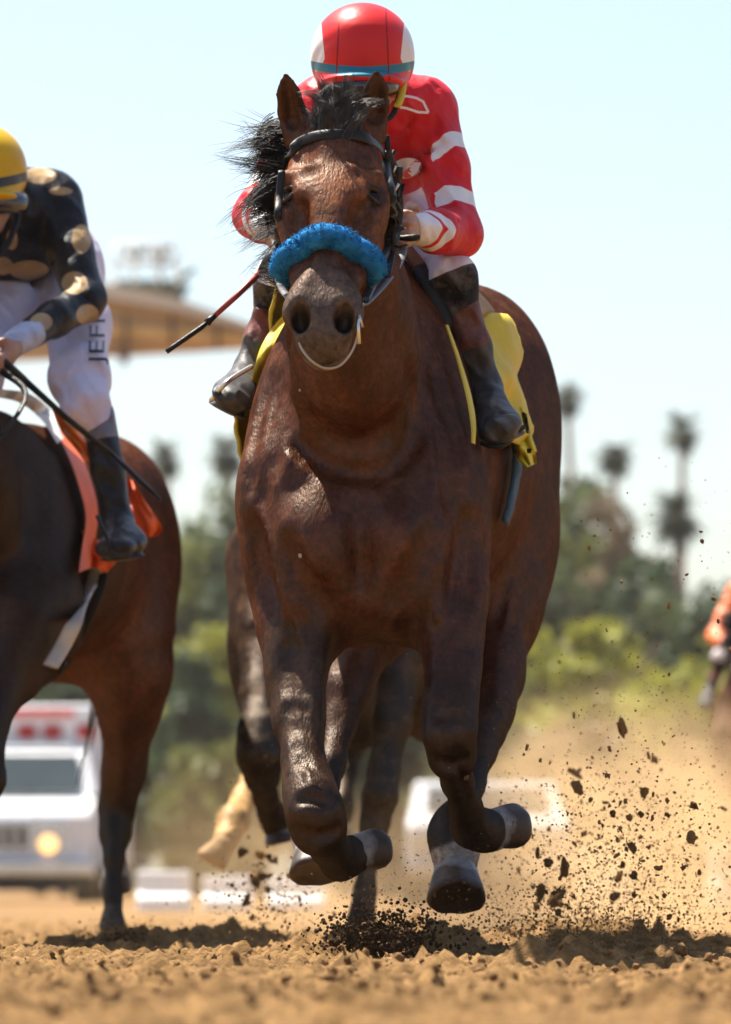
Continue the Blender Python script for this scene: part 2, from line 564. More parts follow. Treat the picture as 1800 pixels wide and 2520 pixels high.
def sculpt_head(S, o, ears=True):
    def h(u, v, w): return hp(u, v, w, o)
    S.ell(h(0, -.06, .05), (.092, .10, .12), 0.05, HAX)
    S.cone(h(0, -.065, .12), h(0, -.060, .27), (.104, .085), (.104, .078), 0.05, HU)
    for sx in (-1, 1):
        S.ell(h(sx*.100, -.045, .215), (.036, .045, .055), 0.04, HAX)                         # brow and orbit
        S.ell(h(sx*.072, -.17, .20), (.042, .13, .125), 0.05, HAX)                            # jowl
        S.cone(h(sx*.086, -.07, .27), h(sx*.062, -.075, .44), (.028, .03), (.022, .022), 0.04, HU)   # facial crest
    S.cone(h(0, -.055, .25), h(0, -.042, .50), (.092, .075), (.060, .052), 0.05, HU)
    S.cone(h(0, -.12, .22), h(0, -.095, .54), (.078, .12), (.058, .075), 0.05, HU)
    S.cone(h(0, -.20, .28), h(0, -.145, .58), (.045, .06), (.042, .035), 0.04, HU)
    S.ell(h(0, -.07, .585), (.066, .075, .075), 0.04, HAX)
    S.ell(h(0, -.085, .64), (.060, .058, .050), 0.035, HAX)                                    # upper lip
    S.ell(h(0, -.140, .610), (.053, .042, .052), 0.02, HAX)                                    # lower lip and chin
    S.ell(h(0, -.175, .575), (.042, .035, .045), 0.03, HAX)
    for sx in (-1, 1):
        S.ell(h(sx*.052, -.035, .575), (.038, .040, .062), 0.03, HAX)                         # nostril wing
        S.cone(h(sx*.045, -.015, .53), h(sx*.070, -.03, .59), (.017, .02), (.02, .022), 0.03, HU)
    for sx in (-1, 1):
        S.cone(h(sx*.070, .004, .29), h(sx*.056, .004, .46), (.020, .02), (.014, .018), 0.03, HU, sub=True)   # hollow beside the nose bone
        S.cone(h(sx*.060, .028, .17), h(sx*.100, .000, .175), (.012, .014), (.016, .018), 0.03, HW)            # brow ridge
        S.ell(h(sx*.075, -.02, .33), (.02, .02, .05), 0.03, HAX, sub=True)
        S.cone(h(sx*.036, -.002, .50), h(sx*.046, -.022, .565), (.010, .012), (.012, .014), 0.02, HU)          # nostril rim
        S.cone(h(sx*.078, -.10, .26), h(sx*.060, -.075, .46), .0055, .005, 0.010)                               # vein on the cheek
    # temple hollows, nostrils, mouth line, eye sockets
    for sx in (-1, 1):
        S.ell(h(sx*.085, .035, .12), (.03, .03, .05), 0.04, HAX, sub=True)
        S.ell(h(sx*.050, -.012, .618), (.023, .052, .032), 0.012, np.array([HU + sx*HW*0.25, HV, HW - sx*HU*0.25]), sub=True)
        S.ell(h(sx*.110, -.004, .236), (.012, .012, .022), 0.03, HAX, sub=True)
        S.cone(h(sx*.062, -.122, .54), h(sx*.05, -.116, .65), .006, .006, 0.012, sub=True)
    S.ell(h(0, -.112, .668), (.052, .0075, .034), 0.008, HAX, sub=True)
    if ears:
        for base, mid, top, nrm in ((P(733, 345, 13.70), P(719, 275, 13.68), P(703, 184, 13.62), (-.25, -1, 0)),
                                    (P(918, 335, 13.70), P(923, 262, 13.68), P(929, 177, 13.62), (.30, -1, 0))):
            o3 = np.asarray(o)
            base, mid, top = base + o3, mid + o3, top + o3
            ax = np.cross(nrm, (0, 0, 1.0)); ax /= np.linalg.norm(ax)
            nn = np.asarray(nrm, float)/np.linalg.norm(nrm)
            S.cone(base, mid, (.034, .032), (.036, .026), 0.03, ax)
            S.chain([(mid, (.036, .026)), (mid*.5+top*.5, (.030, .020)), (mid*.22+top*.78, (.019, .013)), (mid*.05+top*.95, (.010, .009)), (top, (.0065, .007))], .006, ax)
            S.cone(base*0.35 + mid*0.65 + nn*.026, mid*0.25 + top*0.75 + nn*.022, (.022, .022), (.012, .02), 0.010, ax, sub=True)

def limb(S, pts, k=0.03, k0=0.08):
    S.chain(pts, k, (1, 0, 0), k0)

def hoof(parent, c, d, front, r, length, mat=None, name="hoof", flare=1.0):
    """coronet centre c, axis d towards the sole, front = direction of the toe wall"""
    c = np.asarray(c, float); d = np.asarray(d, float)/np.linalg.norm(d)
    f = np.asarray(front, float); f = f - d*np.dot(f, d); f /= np.linalg.norm(f)
    s = np.cross(d, f)
    n = 26
    prof = [(-0.25, 0.60, 0.0), (-0.10, 0.73, 0.0), (0.0, 0.79, 0.0), (0.08, 0.80, .01), (0.3, 0.88, .06), (0.55, 0.97, .13), (0.78, 1.04, .19), (0.92, 1.05, .22), (0.985, 0.99, .22), (1.0, 0.88, .20), (0.92, 0.72, .18), (0.86, 0.10, .14)]
    if flare < 1: prof = [(-.25, .72, 0), (-.1, .84, 0), (0, .90, 0), (.08, .92, .0), (.3, .98, .03), (.5, 1.02, .06), (.68, 1.02, .08), (.82, .95, .09), (.92, .82, .09), (.98, .64, .08), (1.0, .4, .07), (1.0, .1, .06)]
    V = []; F = []
    for t, rr, sh in prof:
        for i in range(n):
            a = 2*math.pi*i/n
            ca, sa = math.cos(a), math.sin(a)
            heel = 1.0 if ca > -0.3 else 1.0 - 0.28*(-ca - 0.3)/0.7
            wob = 1 + 0.025*math.sin(7*a + 3*t) + 0.015*math.sin(17*a)
            V.append(c + d*t*length + r*rr*wob*(f*(ca*1.08*heel) + s*sa) + f*sh*r)
    for j in range(len(prof)-1):
        for i in range(n):
            F.append((j*n+i, j*n+(i+1) % n, (j+1)*n+(i+1) % n, (j+1)*n+i))
    F.append(tuple((len(prof)-1)*n+i for i in range(n)))
    F.append(tuple(range(n-1, -1, -1)))
    b = MB(); b.add(V, F)
    ob = b.build(name, mat or M_HOOF, parent)
    tt = np.repeat([q[0] for q in prof], n); Va = np.array(V)
    val_attr(ob, "height_on_hoof", tt + np.clip((c[2] - Va[:, 2])/r - .25, 0, 1)*.45*(flare < 1) + .5*(vnoise(Va[:, 0]*40, Va[:, 1]*40, Va[:, 2]*40, 4)-.5))
    return ob

def strands(name, mat, parent, roots, n_seg=6, width=0.0022, seed=0):
    """hair: roots is a list of point lists; each becomes one tapering three-sided strand"""
    V = []; F = []
    for pts in roots:
        m = len(pts)
        rad = [width*(1 - 0.85*i/(m-1)) for i in range(m)]
        v, f = tube_vf(pts, rad, 3, False)
        n0 = len(V); V += v; F += [tuple(i + n0 for i in q) for q in f]
    return mesh_fast(name, np.array(V), np.array(F), mat, parent)

def grid_axis(*segs):
    """segments (start, stop, step) glued into one axis"""
    out = [segs[0][0]]
    for a, b, h in segs:
        n = max(1, int(round((b-a)/h)))
        out += list(a + (b-a)*np.arange(1, n+1)/n)
    return np.array(out)

def coat_colors(V, o, body=(0.043, 0.0112, 0.0036), legs=(0.0065, 0.0045, 0.004), leg_z=(0.30, 0.75), socks=(), muzzle=(0.056, 0.040, 0.032), with_head=True, dark_top=0.0):
    o = np.asarray(o, float)
    n = len(V)
    C = np.tile(np.array(body), (n, 1))
    z = V[:, 2]
    k = 1 - sstep(leg_z[0], leg_z[1], z)
    C = C*(1-k)[:, None] + np.array(legs)*k[:, None]
    # underside and flanks vary in tone, as in a real coat
    w = vnoise(V[:, 0]*4, V[:, 1]*4, V[:, 2]*4, 3)
    C *= (0.8 + 0.4*w)[:, None]
    if with_head:
        loc = V - (HEAD_O + o)
        ww = loc @ HW; uu = loc @ HU; vv = loc @ HV
        inh = (np.abs(uu) < 0.2) & (ww > -0.2) & (ww < 0.8) & (vv > -.28) & (vv < .12)
        m = sstep(.40, .58, ww)*inh
        C = C*(1-m)[:, None] + np.array(muzzle)*m[:, None]
        m2 = sstep(.62, .68, ww)*sstep(-.10, -.15, vv)*inh*0.6
        C = C*(1-m2)[:, None] + np.array((.11, .085, .065))*m2[:, None]
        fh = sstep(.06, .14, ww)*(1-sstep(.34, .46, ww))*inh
        C = C*(1 + 0.9*fh)[:, None]*(1 + fh[:, None]*np.array((0, .15, .1)))  # forehead coat lightened to carry the sunlight falling on it
        for sx in (-1, 1):
            q_ = np.stack([uu - sx*.050, vv + .012, ww - .618], 1)/np.array([.0245, .055, .0345])
            mn = (1 - sstep(.92, 1.08, np.linalg.norm(q_, axis=1)))*sstep(.02, -.012, vv + .030)
            C = C*(1-mn)[:, None] + np.array((.004, .003, .003))*mn[:, None]  # nostril hollows coloured near-black to deepen their shade
            de = np.linalg.norm(V - (hp(sx*.0975, -.022, .232) + o), axis=1)
            me_ = (1 - sstep(.028, .050, de))*.75
            C = C*(1-me_)[:, None] + np.array((.010, .007, .006))*me_[:, None]
        # black edged ears
        ear = (z > (HEAD_O+o)[2] + .03) & (np.abs(loc[:, 0]) < .2) & (np.abs(loc[:, 1]) < .25)
        C[ear] *= 0.75
    for a, b, r, col in socks:
        d, t = seg_dist(V, a, b)
        m = 1 - sstep(r*0.92, r*1.04, d)
        C = C*(1-m)[:, None] + np.array(col)*m[:, None]
    return C

# ================================================================== the leading horse
HORSE = thing("horse", "bay racehorse galloping head-on, blue fleece noseband across its face", "horse", (0.05, 14.9, 0))
S1 = Sculpt(grid_axis((-.50, .70, .0062)), grid_axis((13.0, 13.95, .008), (13.95, 14.6, .011), (14.6, 16.75, .02)), grid_axis((.0, 2.34, .0064)))
sculpt_trunk(S1, (0, 0, 0))
sculpt_head(S1, (0, 0, 0))
# fore leg on the picture's left: folded at the knee
limb(S1, [(P(752, 1420, 14.36), (.125, .15)), (P(738, 1540, 14.30), (.092, .115)), (P(730, 1660, 14.22), (.066, .085)), (P(733, 1770, 14.12), (.054, .066)),
          (P(748, 1880, 14.02), (.045, .054)), (P(764, 1955, 13.95), (.048, .052))], 0.05)
limb(S1, [(P(764, 1955, 13.95), .050), (P(775, 2000, 13.90), (.060, .058)), (P(783, 2040, 13.91), (.057, .054))], 0.04)
limb(S1, [(P(788, 2045, 13.93), .054), (P(812, 2085, 14.06), .045), (P(832, 2112, 14.15), .043), (P(838, 2120, 14.18), .048)], 0.03, 0.05)
limb(S1, [(P(838, 2118, 14.18), .047), (P(862, 2106, 14.21), .047), (P(882, 2100, 14.24), .046)], 0.02, 0.02)
# its muscles and tendon grooves
S1.cone(P(692, 1540, 14.26), P(705, 1760, 14.16), (.035, .05), (.022, .03), 0.04)
S1.cone(P(772, 1560, 14.18), P(770, 1800, 14.05), (.040, .05), (.022, .03), 0.04)
for sx in (-1, 1):
    S1.ell(P(772 + sx*36, 1975, 13.92), (.022, .03, .03), .02)
# fore leg on the picture's right: forearm raised, knee bent
limb(S1, [(P(1078, 1370, 14.36), (.115, .15)), (P(1098, 1480, 14.28), (.092, .12)), (P(1112, 1580, 14.20), (.066, .085)), (P(1116, 1660, 14.13), (.056, .066)),
          (P(1108, 1735, 14.07), (.051, .056))], 0.05)
limb(S1, [(P(1108, 1735, 14.07), .052), (P(1106, 1805, 14.02), (.061, .060)), (P(1112, 1860, 14.05), (.052, .054))], 0.03)
limb(S1, [(P(1114, 1862, 14.08), .050), (P(1127, 1925, 14.18), .037), (P(1146, 1985, 14.28), .038), (P(1160, 2035, 14.36), .052)], 0.03, 0.05)
for sx in (-1, 1):
    S1.ell(P(1107 + sx*40, 1780, 14.04), (.022, .03, .035), .02)
limb(S1, [(P(1163, 2035, 14.36), .053), (P(1190, 2044, 14.39), .053), (P(1212, 2046, 14.42), .052)], 0.02, 0.02)
S1.cone(P(1150, 1440, 14.26), P(1148, 1640, 14.14), (.04, .05), (.022, .03), 0.04)
S1.cone(P(1062, 1460, 14.24), P(1082, 1640, 14.12), (.035, .05), (.022, .03), 0.04)
# hind legs swung forward under the belly
limb(S1, [(np.array([.375, 15.75, 1.15]), (.135, .20)), (np.array([.362, 15.58, .97]), (.110, .15)), (P(1228, 1660, 15.42), (.060, .085)), (P(1212, 1740, 15.30), (.044, .065))], 0.06)
limb(S1, [(P(1212, 1740, 15.30), (.046, .06)), (P(1196, 1800, 15.22), (.048, .06)), (P(1182, 1850, 15.16), .042), (P(1160, 1930, 15.08), .035), (P(1130, 2020, 15.0), .046), (P(1120, 2056, 14.97), .056)], 0.03)
limb(S1, [(P(1120, 2050, 14.96), .055), (P(1122, 2142, 14.92), .056)], 0.03)
S1.cone(P(1236, 1640, 15.56), P(1214, 1800, 15.42), (.022, .03), (.018, .02), 0.03)         # hamstring
limb(S1, [(np.array([.07, 15.75, 1.12]), (.135, .20)), (P(925, 1500, 15.5), (.105, .14)), (P(872, 1630, 15.38), (.062, .085)), (P(850, 1700, 15.30), (.050, .065))], 0.06)
limb(S1, [(P(850, 1700, 15.30), .050), (P(836, 1780, 15.22), .044), (P(815, 1880, 15.1), .036), (P(785, 2000, 15.0), .046), (P(776, 2030, 14.97), .052)], 0.03)
limb(S1, [(P(776, 2030, 14.96), .050), (P(772, 2092, 14.92), .049)], 0.03)
# creases between breast and fore legs
S1.cone(P(872, 1290, 14.02), P(880, 1500, 14.02), (.010, .03), (.014, .03), 0.05, sub=True)
S1.cone(P(812, 1480, 14.02), P(850, 1580, 14.1), (.012, .03), (.02, .04), 0.05, sub=True)
S1.cone(P(985, 1480, 14.0), P(1010, 1560, 14.1), (.012, .03), (.02, .04), 0.05, sub=True)
S1.cone(P(640, 1240, 14.06), P(668, 1440, 14.10), (.008, .03), (.008, .03), 0.04, sub=True)
S1.cone(P(1135, 1240, 14.06), P(1120, 1420, 14.10), (.008, .03), (.008, .03), 0.04, sub=True)
def vein(S, pts, r=.006, k=.012):
    q = [S.see(x, y, -.001) for x, y in pts]; q = [p for p in q if p is not None]
    q = smooth_path(q, 3)
    for a_, b_ in zip(q[:-1], q[1:]): S.cone(a_, b_, r, r, k)
def furrow(S, pts, r=.010, k=.03, off=.006):
    q = [S.see(x, y, off) for x, y in pts]; q = [p for p in q if p is not None]
    q = smooth_path(q, 3)
    for a_, b_ in zip(q[:-1], q[1:]): S.cone(a_, b_, r, r, k, sub=True)
for pts in ([(655, 930), (632, 1010), (612, 1110), (606, 1200)], [(675, 930), (655, 1020), (640, 1120), (640, 1230)], [(692, 960), (678, 1060), (668, 1160)], [(1040, 930), (1080, 1040), (1110, 1160), (1120, 1260)], [(1075, 920), (1110, 1020), (1140, 1120)],
            [(705, 820), (704, 950), (712, 1080)], [(1010, 900), (1030, 1000), (1020, 1090), (960, 1150), (880, 1165), (790, 1140), (730, 1090)]):
    furrow(S1, pts, .011, .035, .004)
for pts in ([(700, 1330), (740, 1430), (800, 1490)], [(1060, 1310), (1020, 1410), (980, 1480)], [(620, 1300), (640, 1420), (665, 1500)], [(1160, 1280), (1150, 1400), (1140, 1480)]):
    furrow(S1, pts, .017, .045, .005)
for pts in ([(640, 1250), (670, 1330), (690, 1430), (700, 1540), (715, 1640)], [(690, 1430), (720, 1500), (750, 1600), (752, 1740)], [(1150, 1300), (1130, 1400), (1120, 1500), (1100, 1600)], [(1085, 1380), (1075, 1480), (1082, 1600)], 
            [(1300, 900), (1320, 1050), (1310, 1200)], [(1250, 1150), (1280, 1300), (1260, 1450), (1240, 1560)], [(730, 1750), (745, 1850), (765, 1930)], [(1120, 1900), (1140, 1970)]):
    vein(S1, pts)
for pts in ([(742, 1600), (748, 1740), (762, 1880)], [(702, 1590), (712, 1740), (736, 1870)], [(1112, 1500), (1114, 1610), (1110, 1720)], [(1082, 1540), (1088, 1640), (1090, 1725)], [(1142, 1520), (1140, 1630), (1130, 1720)], [(1138, 1900), (1152, 1980)], [(1074, 1872), (1108, 1886), (1150, 1870)], [(1070, 1762), (1105, 1756), (1148, 1766)], [(728, 1968), (766, 1958), (806, 1972)], [(730, 2040), (775, 2062), (830, 2046)]):
    furrow(S1, pts, .0085, .022, .003)
def fine_coat(V):
    # shallow dents and veins under thin skin
    n = vnoise(V[:, 0]*16, V[:, 1]*9, V[:, 2]*9, 5) - 0.5
    n2 = vnoise(V[:, 0]*40, V[:, 1]*20, V[:, 2]*20, 6) - 0.5
    W = V.copy()
    n3 = np.abs(vnoise(V[:, 0]*11 + 3, V[:, 1]*7, V[:, 2]*6, 8) - .5)
    W[:, 1] += np.where(V[:, 1] > 13.85, n*0.016 + n2*0.006 + n3*.022, n*0.004)
    return W
body, V1 = S1.build("body", M_COAT, HORSE, relax=2, bump_fn=fine_coat)
GREY = (.20, .185, .17)
socks1 = [(P(885, 2100, 14.25), P(930, 2094, 14.28), .058, GREY), (P(1215, 2046, 14.44), P(1260, 2046, 14.5), .066, GREY),
          (P(1122, 2128, 14.93), P(1122, 2190, 14.9), .075, GREY), (P(772, 2084, 14.93), P(772, 2130, 14.9), .07, GREY)]
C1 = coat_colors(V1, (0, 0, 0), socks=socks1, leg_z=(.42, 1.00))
# the fore leg on the picture's left stays brown to the knee
d, t = seg_dist(V1, P(740, 1600, 14.2), P(770, 1990, 13.93))
m = (1 - sstep(.08, .12, d))[:, None]
C1 = C1*(1-m) + np.array((.020, .0085, .004))*m
col_attr(body, "coat", C1)
hoof(HORSE, P(876, 2100, 14.22), (1, .8, .03), (-.1, -.4, 1), .052, .092, flare=.35)
hoof(HORSE, P(1208, 2044, 14.42), (1, .8, .02), (0, -.3, 1), .058, .105, flare=.35)
hoof(HORSE, P(1121, 2146, 14.92), (.02, -.60, -.80), (0, -.8, .6), .074, .108)
hoof(HORSE, P(772, 2096, 14.92), (.05, -.55, -.83), (0, -.8, .6), .064, .085)
# eyes with lids
def eye_at(S, e, sx, parent):
    n_ = HU*sx*.78 + HV*.62; n_ /= np.linalg.norm(n_); t_ = np.cross(n_, HW); t_ /= np.linalg.norm(t_); w_ = np.cross(t_, n_)
    q = S.out(e - n_*.03, n_, 0.0, .12, .001)
    c = q - n_*.013
    bm = bmesh.new(); bmesh.ops.create_uvsphere(bm, u_segments=24, v_segments=16, radius=1.0)
    V = np.array([v.co[:] for v in bm.verts]); F = [tuple(v.index for v in f.verts) for f in bm.faces]; bm.free()
    V = c + V[:, :1]*t_*.026 + V[:, 1:2]*w_*.0195 + V[:, 2:]*n_*.020
    mb = MB(); mb.add(V, F); mb.build("eye", M_EYE, parent)
    for sg, hh, rr_ in ((-1, .0175, .0068), (1, .0185, .0048)):
        up_ = HW*sg
        arc_ = [c + n_*(.011 + .0085*math.sin(a)) + t_*.031*math.cos(a) + up_*hh*math.sin(a) for a in np.linspace(.05, math.pi-.05, 13)]
        mb = MB(); mb.tube(arc_, [rr_*(.45 + .55*math.sin(math.pi*i/12)) for i in range(13)], 10); ob = mb.build("eyelid", M_COAT, parent)
        col_attr(ob, "coat", np.tile(np.array((.016, .009, .006)), (len(ob.data.vertices), 1)))
for sx in (-1, 1): eye_at(S1, hp(sx*.0975, -.022, .232), sx, HORSE)

# mane streaming to the picture's left, forelock swept back between the ears: locks of hair that follow guide curves
def locks(n, root_fn, len_rng, dir_fn, curl, seed, per=26, spread=.012, seg=9, gravity=0.0, loose=.12):
    rg = np.random.default_rng(seed)
    out = []
    for i in range(n):
        p = root_fn(rg); L = rg.uniform(*len_rng); d = dir_fn(rg, p); d = d/np.linalg.norm(d)
        bend = rg.normal(0, curl, 3); bend2 = rg.normal(0, curl, 3)
        g = [p]
        for j in range(seg):
            d = d + bend*(1.2/seg) + bend2*math.sin(j*1.1)/seg; d[2] -= gravity/seg; d /= np.linalg.norm(d)
            g.append(g[-1] + d*L/seg)
        g = np.array(g)
        for k in range(per):
            o0 = rg.normal(0, spread, 3); o1 = rg.normal(0, spread*.35, 3) + rg.normal(0, loose*L*(rg.random() < .3), 3)*.4
            m = max(3, int((seg+1)*rg.uniform(.6, 1.0)))
            t = np.linspace(0, 1, seg+1)[:m, None]
            w = np.sin(t*math.pi*rg.uniform(.5, 2.0) + rg.uniform(0, 6))*rg.normal(0, .004, 3)
            out.append(list(g[:m] + o0*(1-t) + o1*t**1.5 + w*t))
    return out
def mane_root(rg):
    t = rg.uniform(0, 1)
    a = P(762, 340, 13.72); b = np.array([-.06, 14.45, 1.93])
    p = a*(1-t) + b*t + rg.normal(0, .012, 3)
    q = S1.hit(p + np.array([-.08, 0, .18]), np.array([.25, 0, -.97]), 0.0, .5)
    return p if q is None else q
mane = locks(80, mane_root, (.14, .28), lambda rg, p: np.array([-1.0, .05 + rg.normal(0, .2), .12 + rg.normal(0, .28)]), .5, 3, gravity=1.1)
def side_root(rg):
    return P(rg.uniform(694, 716), rg.uniform(300, 540), 13.80) + rg.normal(0, .012, 3)
mane += locks(46, side_root, (.07, .155), lambda rg, p: np.array([-1.0, .1, -.15 + rg.normal(0, .35)]), .55, 4, per=24, gravity=.9)
def low_root(rg):
    return P(rg.uniform(676, 702), rg.uniform(660, 705), 13.95) + rg.normal(0, .008, 3)
mane += locks(14, low_root, (.04, .075), lambda rg, p: np.array([-1.0, 0, .1 + rg.normal(0, .3)]), .5, 5, per=12, gravity=.4)
mane += locks(14, side_root, (.12, .20), lambda rg, p: np.array([-1.0, .1, .25 + rg.normal(0, .3)]), .6, 15, per=3, spread=.02, gravity=.5)
strands("mane", M_MANE, HORSE, mane, width=.0014)
def fore_root(rg):
    return hp(rg.uniform(-.046, .046), .018 + rg.normal(0, .006), rg.uniform(-.04, .085))
def fore_dir(rg, p):
    u = np.dot(p - HEAD_O, HU)
    return np.array([u*4 + rg.normal(0, .20), .12 + rg.normal(0, .15), 1.0])
fore = locks(52, fore_root, (.075, .122), fore_dir, .45, 6, per=36, spread=.010, gravity=.7, loose=.06)
M_FORELOCK = plain("grey_black_forelock", (0.045, 0.040, 0.037), 0.5, 0.5, 60, bmp=0, spec=.25)
strands("forelock", M_FORELOCK, HORSE, fore, width=.0012)
# tail, mostly hidden behind the haunches
def dock(rg): return np.array([.25, 16.42, 1.62]) + rg.normal(0, .02, 3)
strands("tail", M_MANE, HORSE, locks(26, dock, (.5, .75), lambda rg, p: np.array([-.10 + rg.normal(0, .05), .6, -.8 + rg.normal(0, .1)]), .25, 8, spread=.03), width=.004)
# ================================================================== tack of the leading horse
def ring_on_head(w, a0, a1, n, off, v0=-.07, S=S1):
    out = []
    for a in np.linspace(math.radians(a0), math.radians(a1), n):
        d = HU*math.sin(a) + HV*math.cos(a)
        out.append(S.out(hp(0, v0, w), d, off))
    return out
def trace(S, pts, off=0.004, fallback=13.8, n=6):
    """a line drawn over the body, given as picture points"""
    raw = []
    for q in pts:
        h = S.see(q[0], q[1], off)
        if h is None or len(q) > 2: h = P(q[0], q[1], q[2] if len(q) > 2 else fallback)
        raw.append(h)
    return smooth_path(raw, n)

BRIDLE = thing("bridle", "black leather bridle with steel bit on the leading bay horse", "bridle", (-.08, 13.5, 1.6))
def strap(S, pts, w, name, parent, mat=None, off=.004, thick=.3, fb=13.8, label=None):
    p = trace(S, pts, off, fb)
    b = MB(); b.tube(p, w, 8, True, thick, up=(0, -1, .15)); return b.build(name, mat or M_LEATHER, parent, label=label)
strap(S1, [(704, 402), (716, 374), (740, 350), (775, 336), (820, 331), (870, 333), (910, 344), (938, 366), (950, 402)], .0135, "browband", BRIDLE)
strap(S1, [(950, 395), (957, 440), (966, 490), (966, 550), (950, 615), (925, 680), (897, 742)], .011, "cheek_strap", BRIDLE, fb=13.72)
strap(S1, [(950, 372, 13.72), (972, 430, 13.76), (980, 500, 13.80), (976, 560, 13.80), (962, 620, 13.75), (950, 680, 13.7)], .013, "throat_strap", BRIDLE)
strap(S1, [(950, 400), (962, 470), (968, 530), (958, 590), (940, 640)], .009, "cheek_strap", BRIDLE, fb=13.72)
strap(S1, [(694, 420), (688, 480), (684, 540), (686, 600), (694, 650)], .009, "cheek_strap", BRIDLE, fb=13.72)
b = MB(); rg = np.random.default_rng(2)
for i in range(13):                                   # keepers and buckle leather gathered on the cheek
    x, y = rg.uniform(948, 984), 400 + i*19 + rg.uniform(-6, 6)
    c = P(x, y, 13.74); b.tube([c + rg.normal(0, .022, 3)*np.array([.6, .5, 1.5]), c, c + rg.normal(0, .022, 3)*np.array([.6, .5, 1.5])], .0075, 8, True, .4)
b.build("keeper", M_LEATHER, BRIDLE)
for (x0, y0, x1, y1) in ((967, 425, 975, 408), (971, 470, 982, 452), (963, 520, 965, 512)):
    b = MB(); b.tube([P(x0, y0, 13.68), P(x1, y1, 13.68)], .0035, 6); b.build("buckle", M_METAL, BRIDLE)
bit = MB()
bit.tube(smooth_path([P(878 + 14*math.cos(a), 752 + 20*math.sin(a), 13.30) for a in np.linspace(0, 6.283, 13)], 2), .004, 8)
bit.tube([P(886, 778, 13.26), P(882, 800, 13.25), P(884, 846, 13.25)], [.003, .004, .005], 8)
bit.tube([P(884, 775, 13.26), P(893, 805, 13.27)], .0035, 6)
bit.build("bit", M_METAL, BRIDLE)
M_CORD = plain("pale_cord", (.34, .29, .22), .6, .2, bmp=0)
b = MB(); b.tube(smooth_path([P(734, 828, 13.30), P(742, 856, 13.26), P(765, 886, 13.24), P(800, 906, 13.25), P(838, 899, 13.24), (P(868, 862, 13.24)), P(882, 815, 13.26), P(878, 775, 13.28)], 6), .0029, 6)
b.build("chin_loop", M_CORD, BRIDLE)
M_REIN = plain("grey_rubber_rein", (.09, .085, .085), .55, .3, 50, bmp=.5, bscale=200)
b = MB(); b.tube(smooth_path([P(884, 752, 13.32), P(905, 742, 13.45), P(945, 700, 13.75), P(978, 655, 14.05), P(992, 615, 14.2), P(985, 575, 14.28)], 6), .011, 8, True, .45)
b.build("rein", M_REIN, BRIDLE)
b = MB(); b.tube(smooth_path([P(715, 740, 13.35), P(690, 700, 13.7), P(680, 640, 14.0), P(678, 590, 14.25)], 6), .010, 8, True, .45)
b.build("rein", M_REIN, BRIDLE)
b = MB(); b.tube(smooth_path([P(968, 583, 14.12), P(1000, 586, 14.1), P(1034, 583, 14.1)], 4), [.007]*4 + [.009]*4 + [.006], 8)
b.build("rein_end", M_LEATHER, BRIDLE)

# blue fleece noseband
M_FLEECE = plain("blue_fleece", (.018, .165, .39), .95, .35, 40, bmp=.9, bscale=90, spec=.1)
ROLL = thing("shadow_roll", "thick fluffy blue fleece noseband arched over the bay horse's nose", "noseband", hp(0, .03, .40))
core = ring_on_head(.405, -118, 118, 33, .0)
cen = []
for p in core:
    d = p - hp(0, -.07, .405); d /= np.linalg.norm(d); cen.append(p + d*.010)
cen = [np.array(c) for c in cen]
for _ in range(3):
    cen = [cen[0]] + [(cen[i-1] + 2*cen[i] + cen[i+1])/4 for i in range(1, len(cen)-1)] + [cen[-1]]
rr = [.030*min(1, .45 + .55*min(i, len(cen)-1-i)/3) for i in range(len(cen))]
Vt, Ft = tube_vf(cen, rr, 22, True)
Vt = np.array(Vt); nz = vnoise(Vt[:, 0]*60, Vt[:, 1]*60, Vt[:, 2]*60, 2)
ctr = np.repeat(np.array(cen), 22, 0)
Vt = Vt + (Vt-ctr)*((nz-.5)*.35)[:, None]
b = MB(); b.add(Vt, Ft); b.build("roll", M_FLEECE, ROLL)
fl = []; rg = np.random.default_rng(5)
for i in range(5000):
    k = rg.uniform(0, len(cen)-1.01); k0 = int(k); f = k-k0
    c = cen[k0]*(1-f) + cen[k0+1]*f; r = rr[k0]*(1-f) + rr[k0+1]*f
    d = rg.normal(0, 1, 3); tt = cen[k0+1]-cen[k0]; tt /= np.linalg.norm(tt); d -= tt*np.dot(d, tt); d /= np.linalg.norm(d)
    p = c + d*r*.92; q = p + (d + rg.normal(0, .8, 3))*.0026; q2 = q + rg.normal(0, .0030, 3)
    fl.append([p, q, q2])
strands("fleece_pile", M_FLEECE, ROLL, fl, width=.0019)

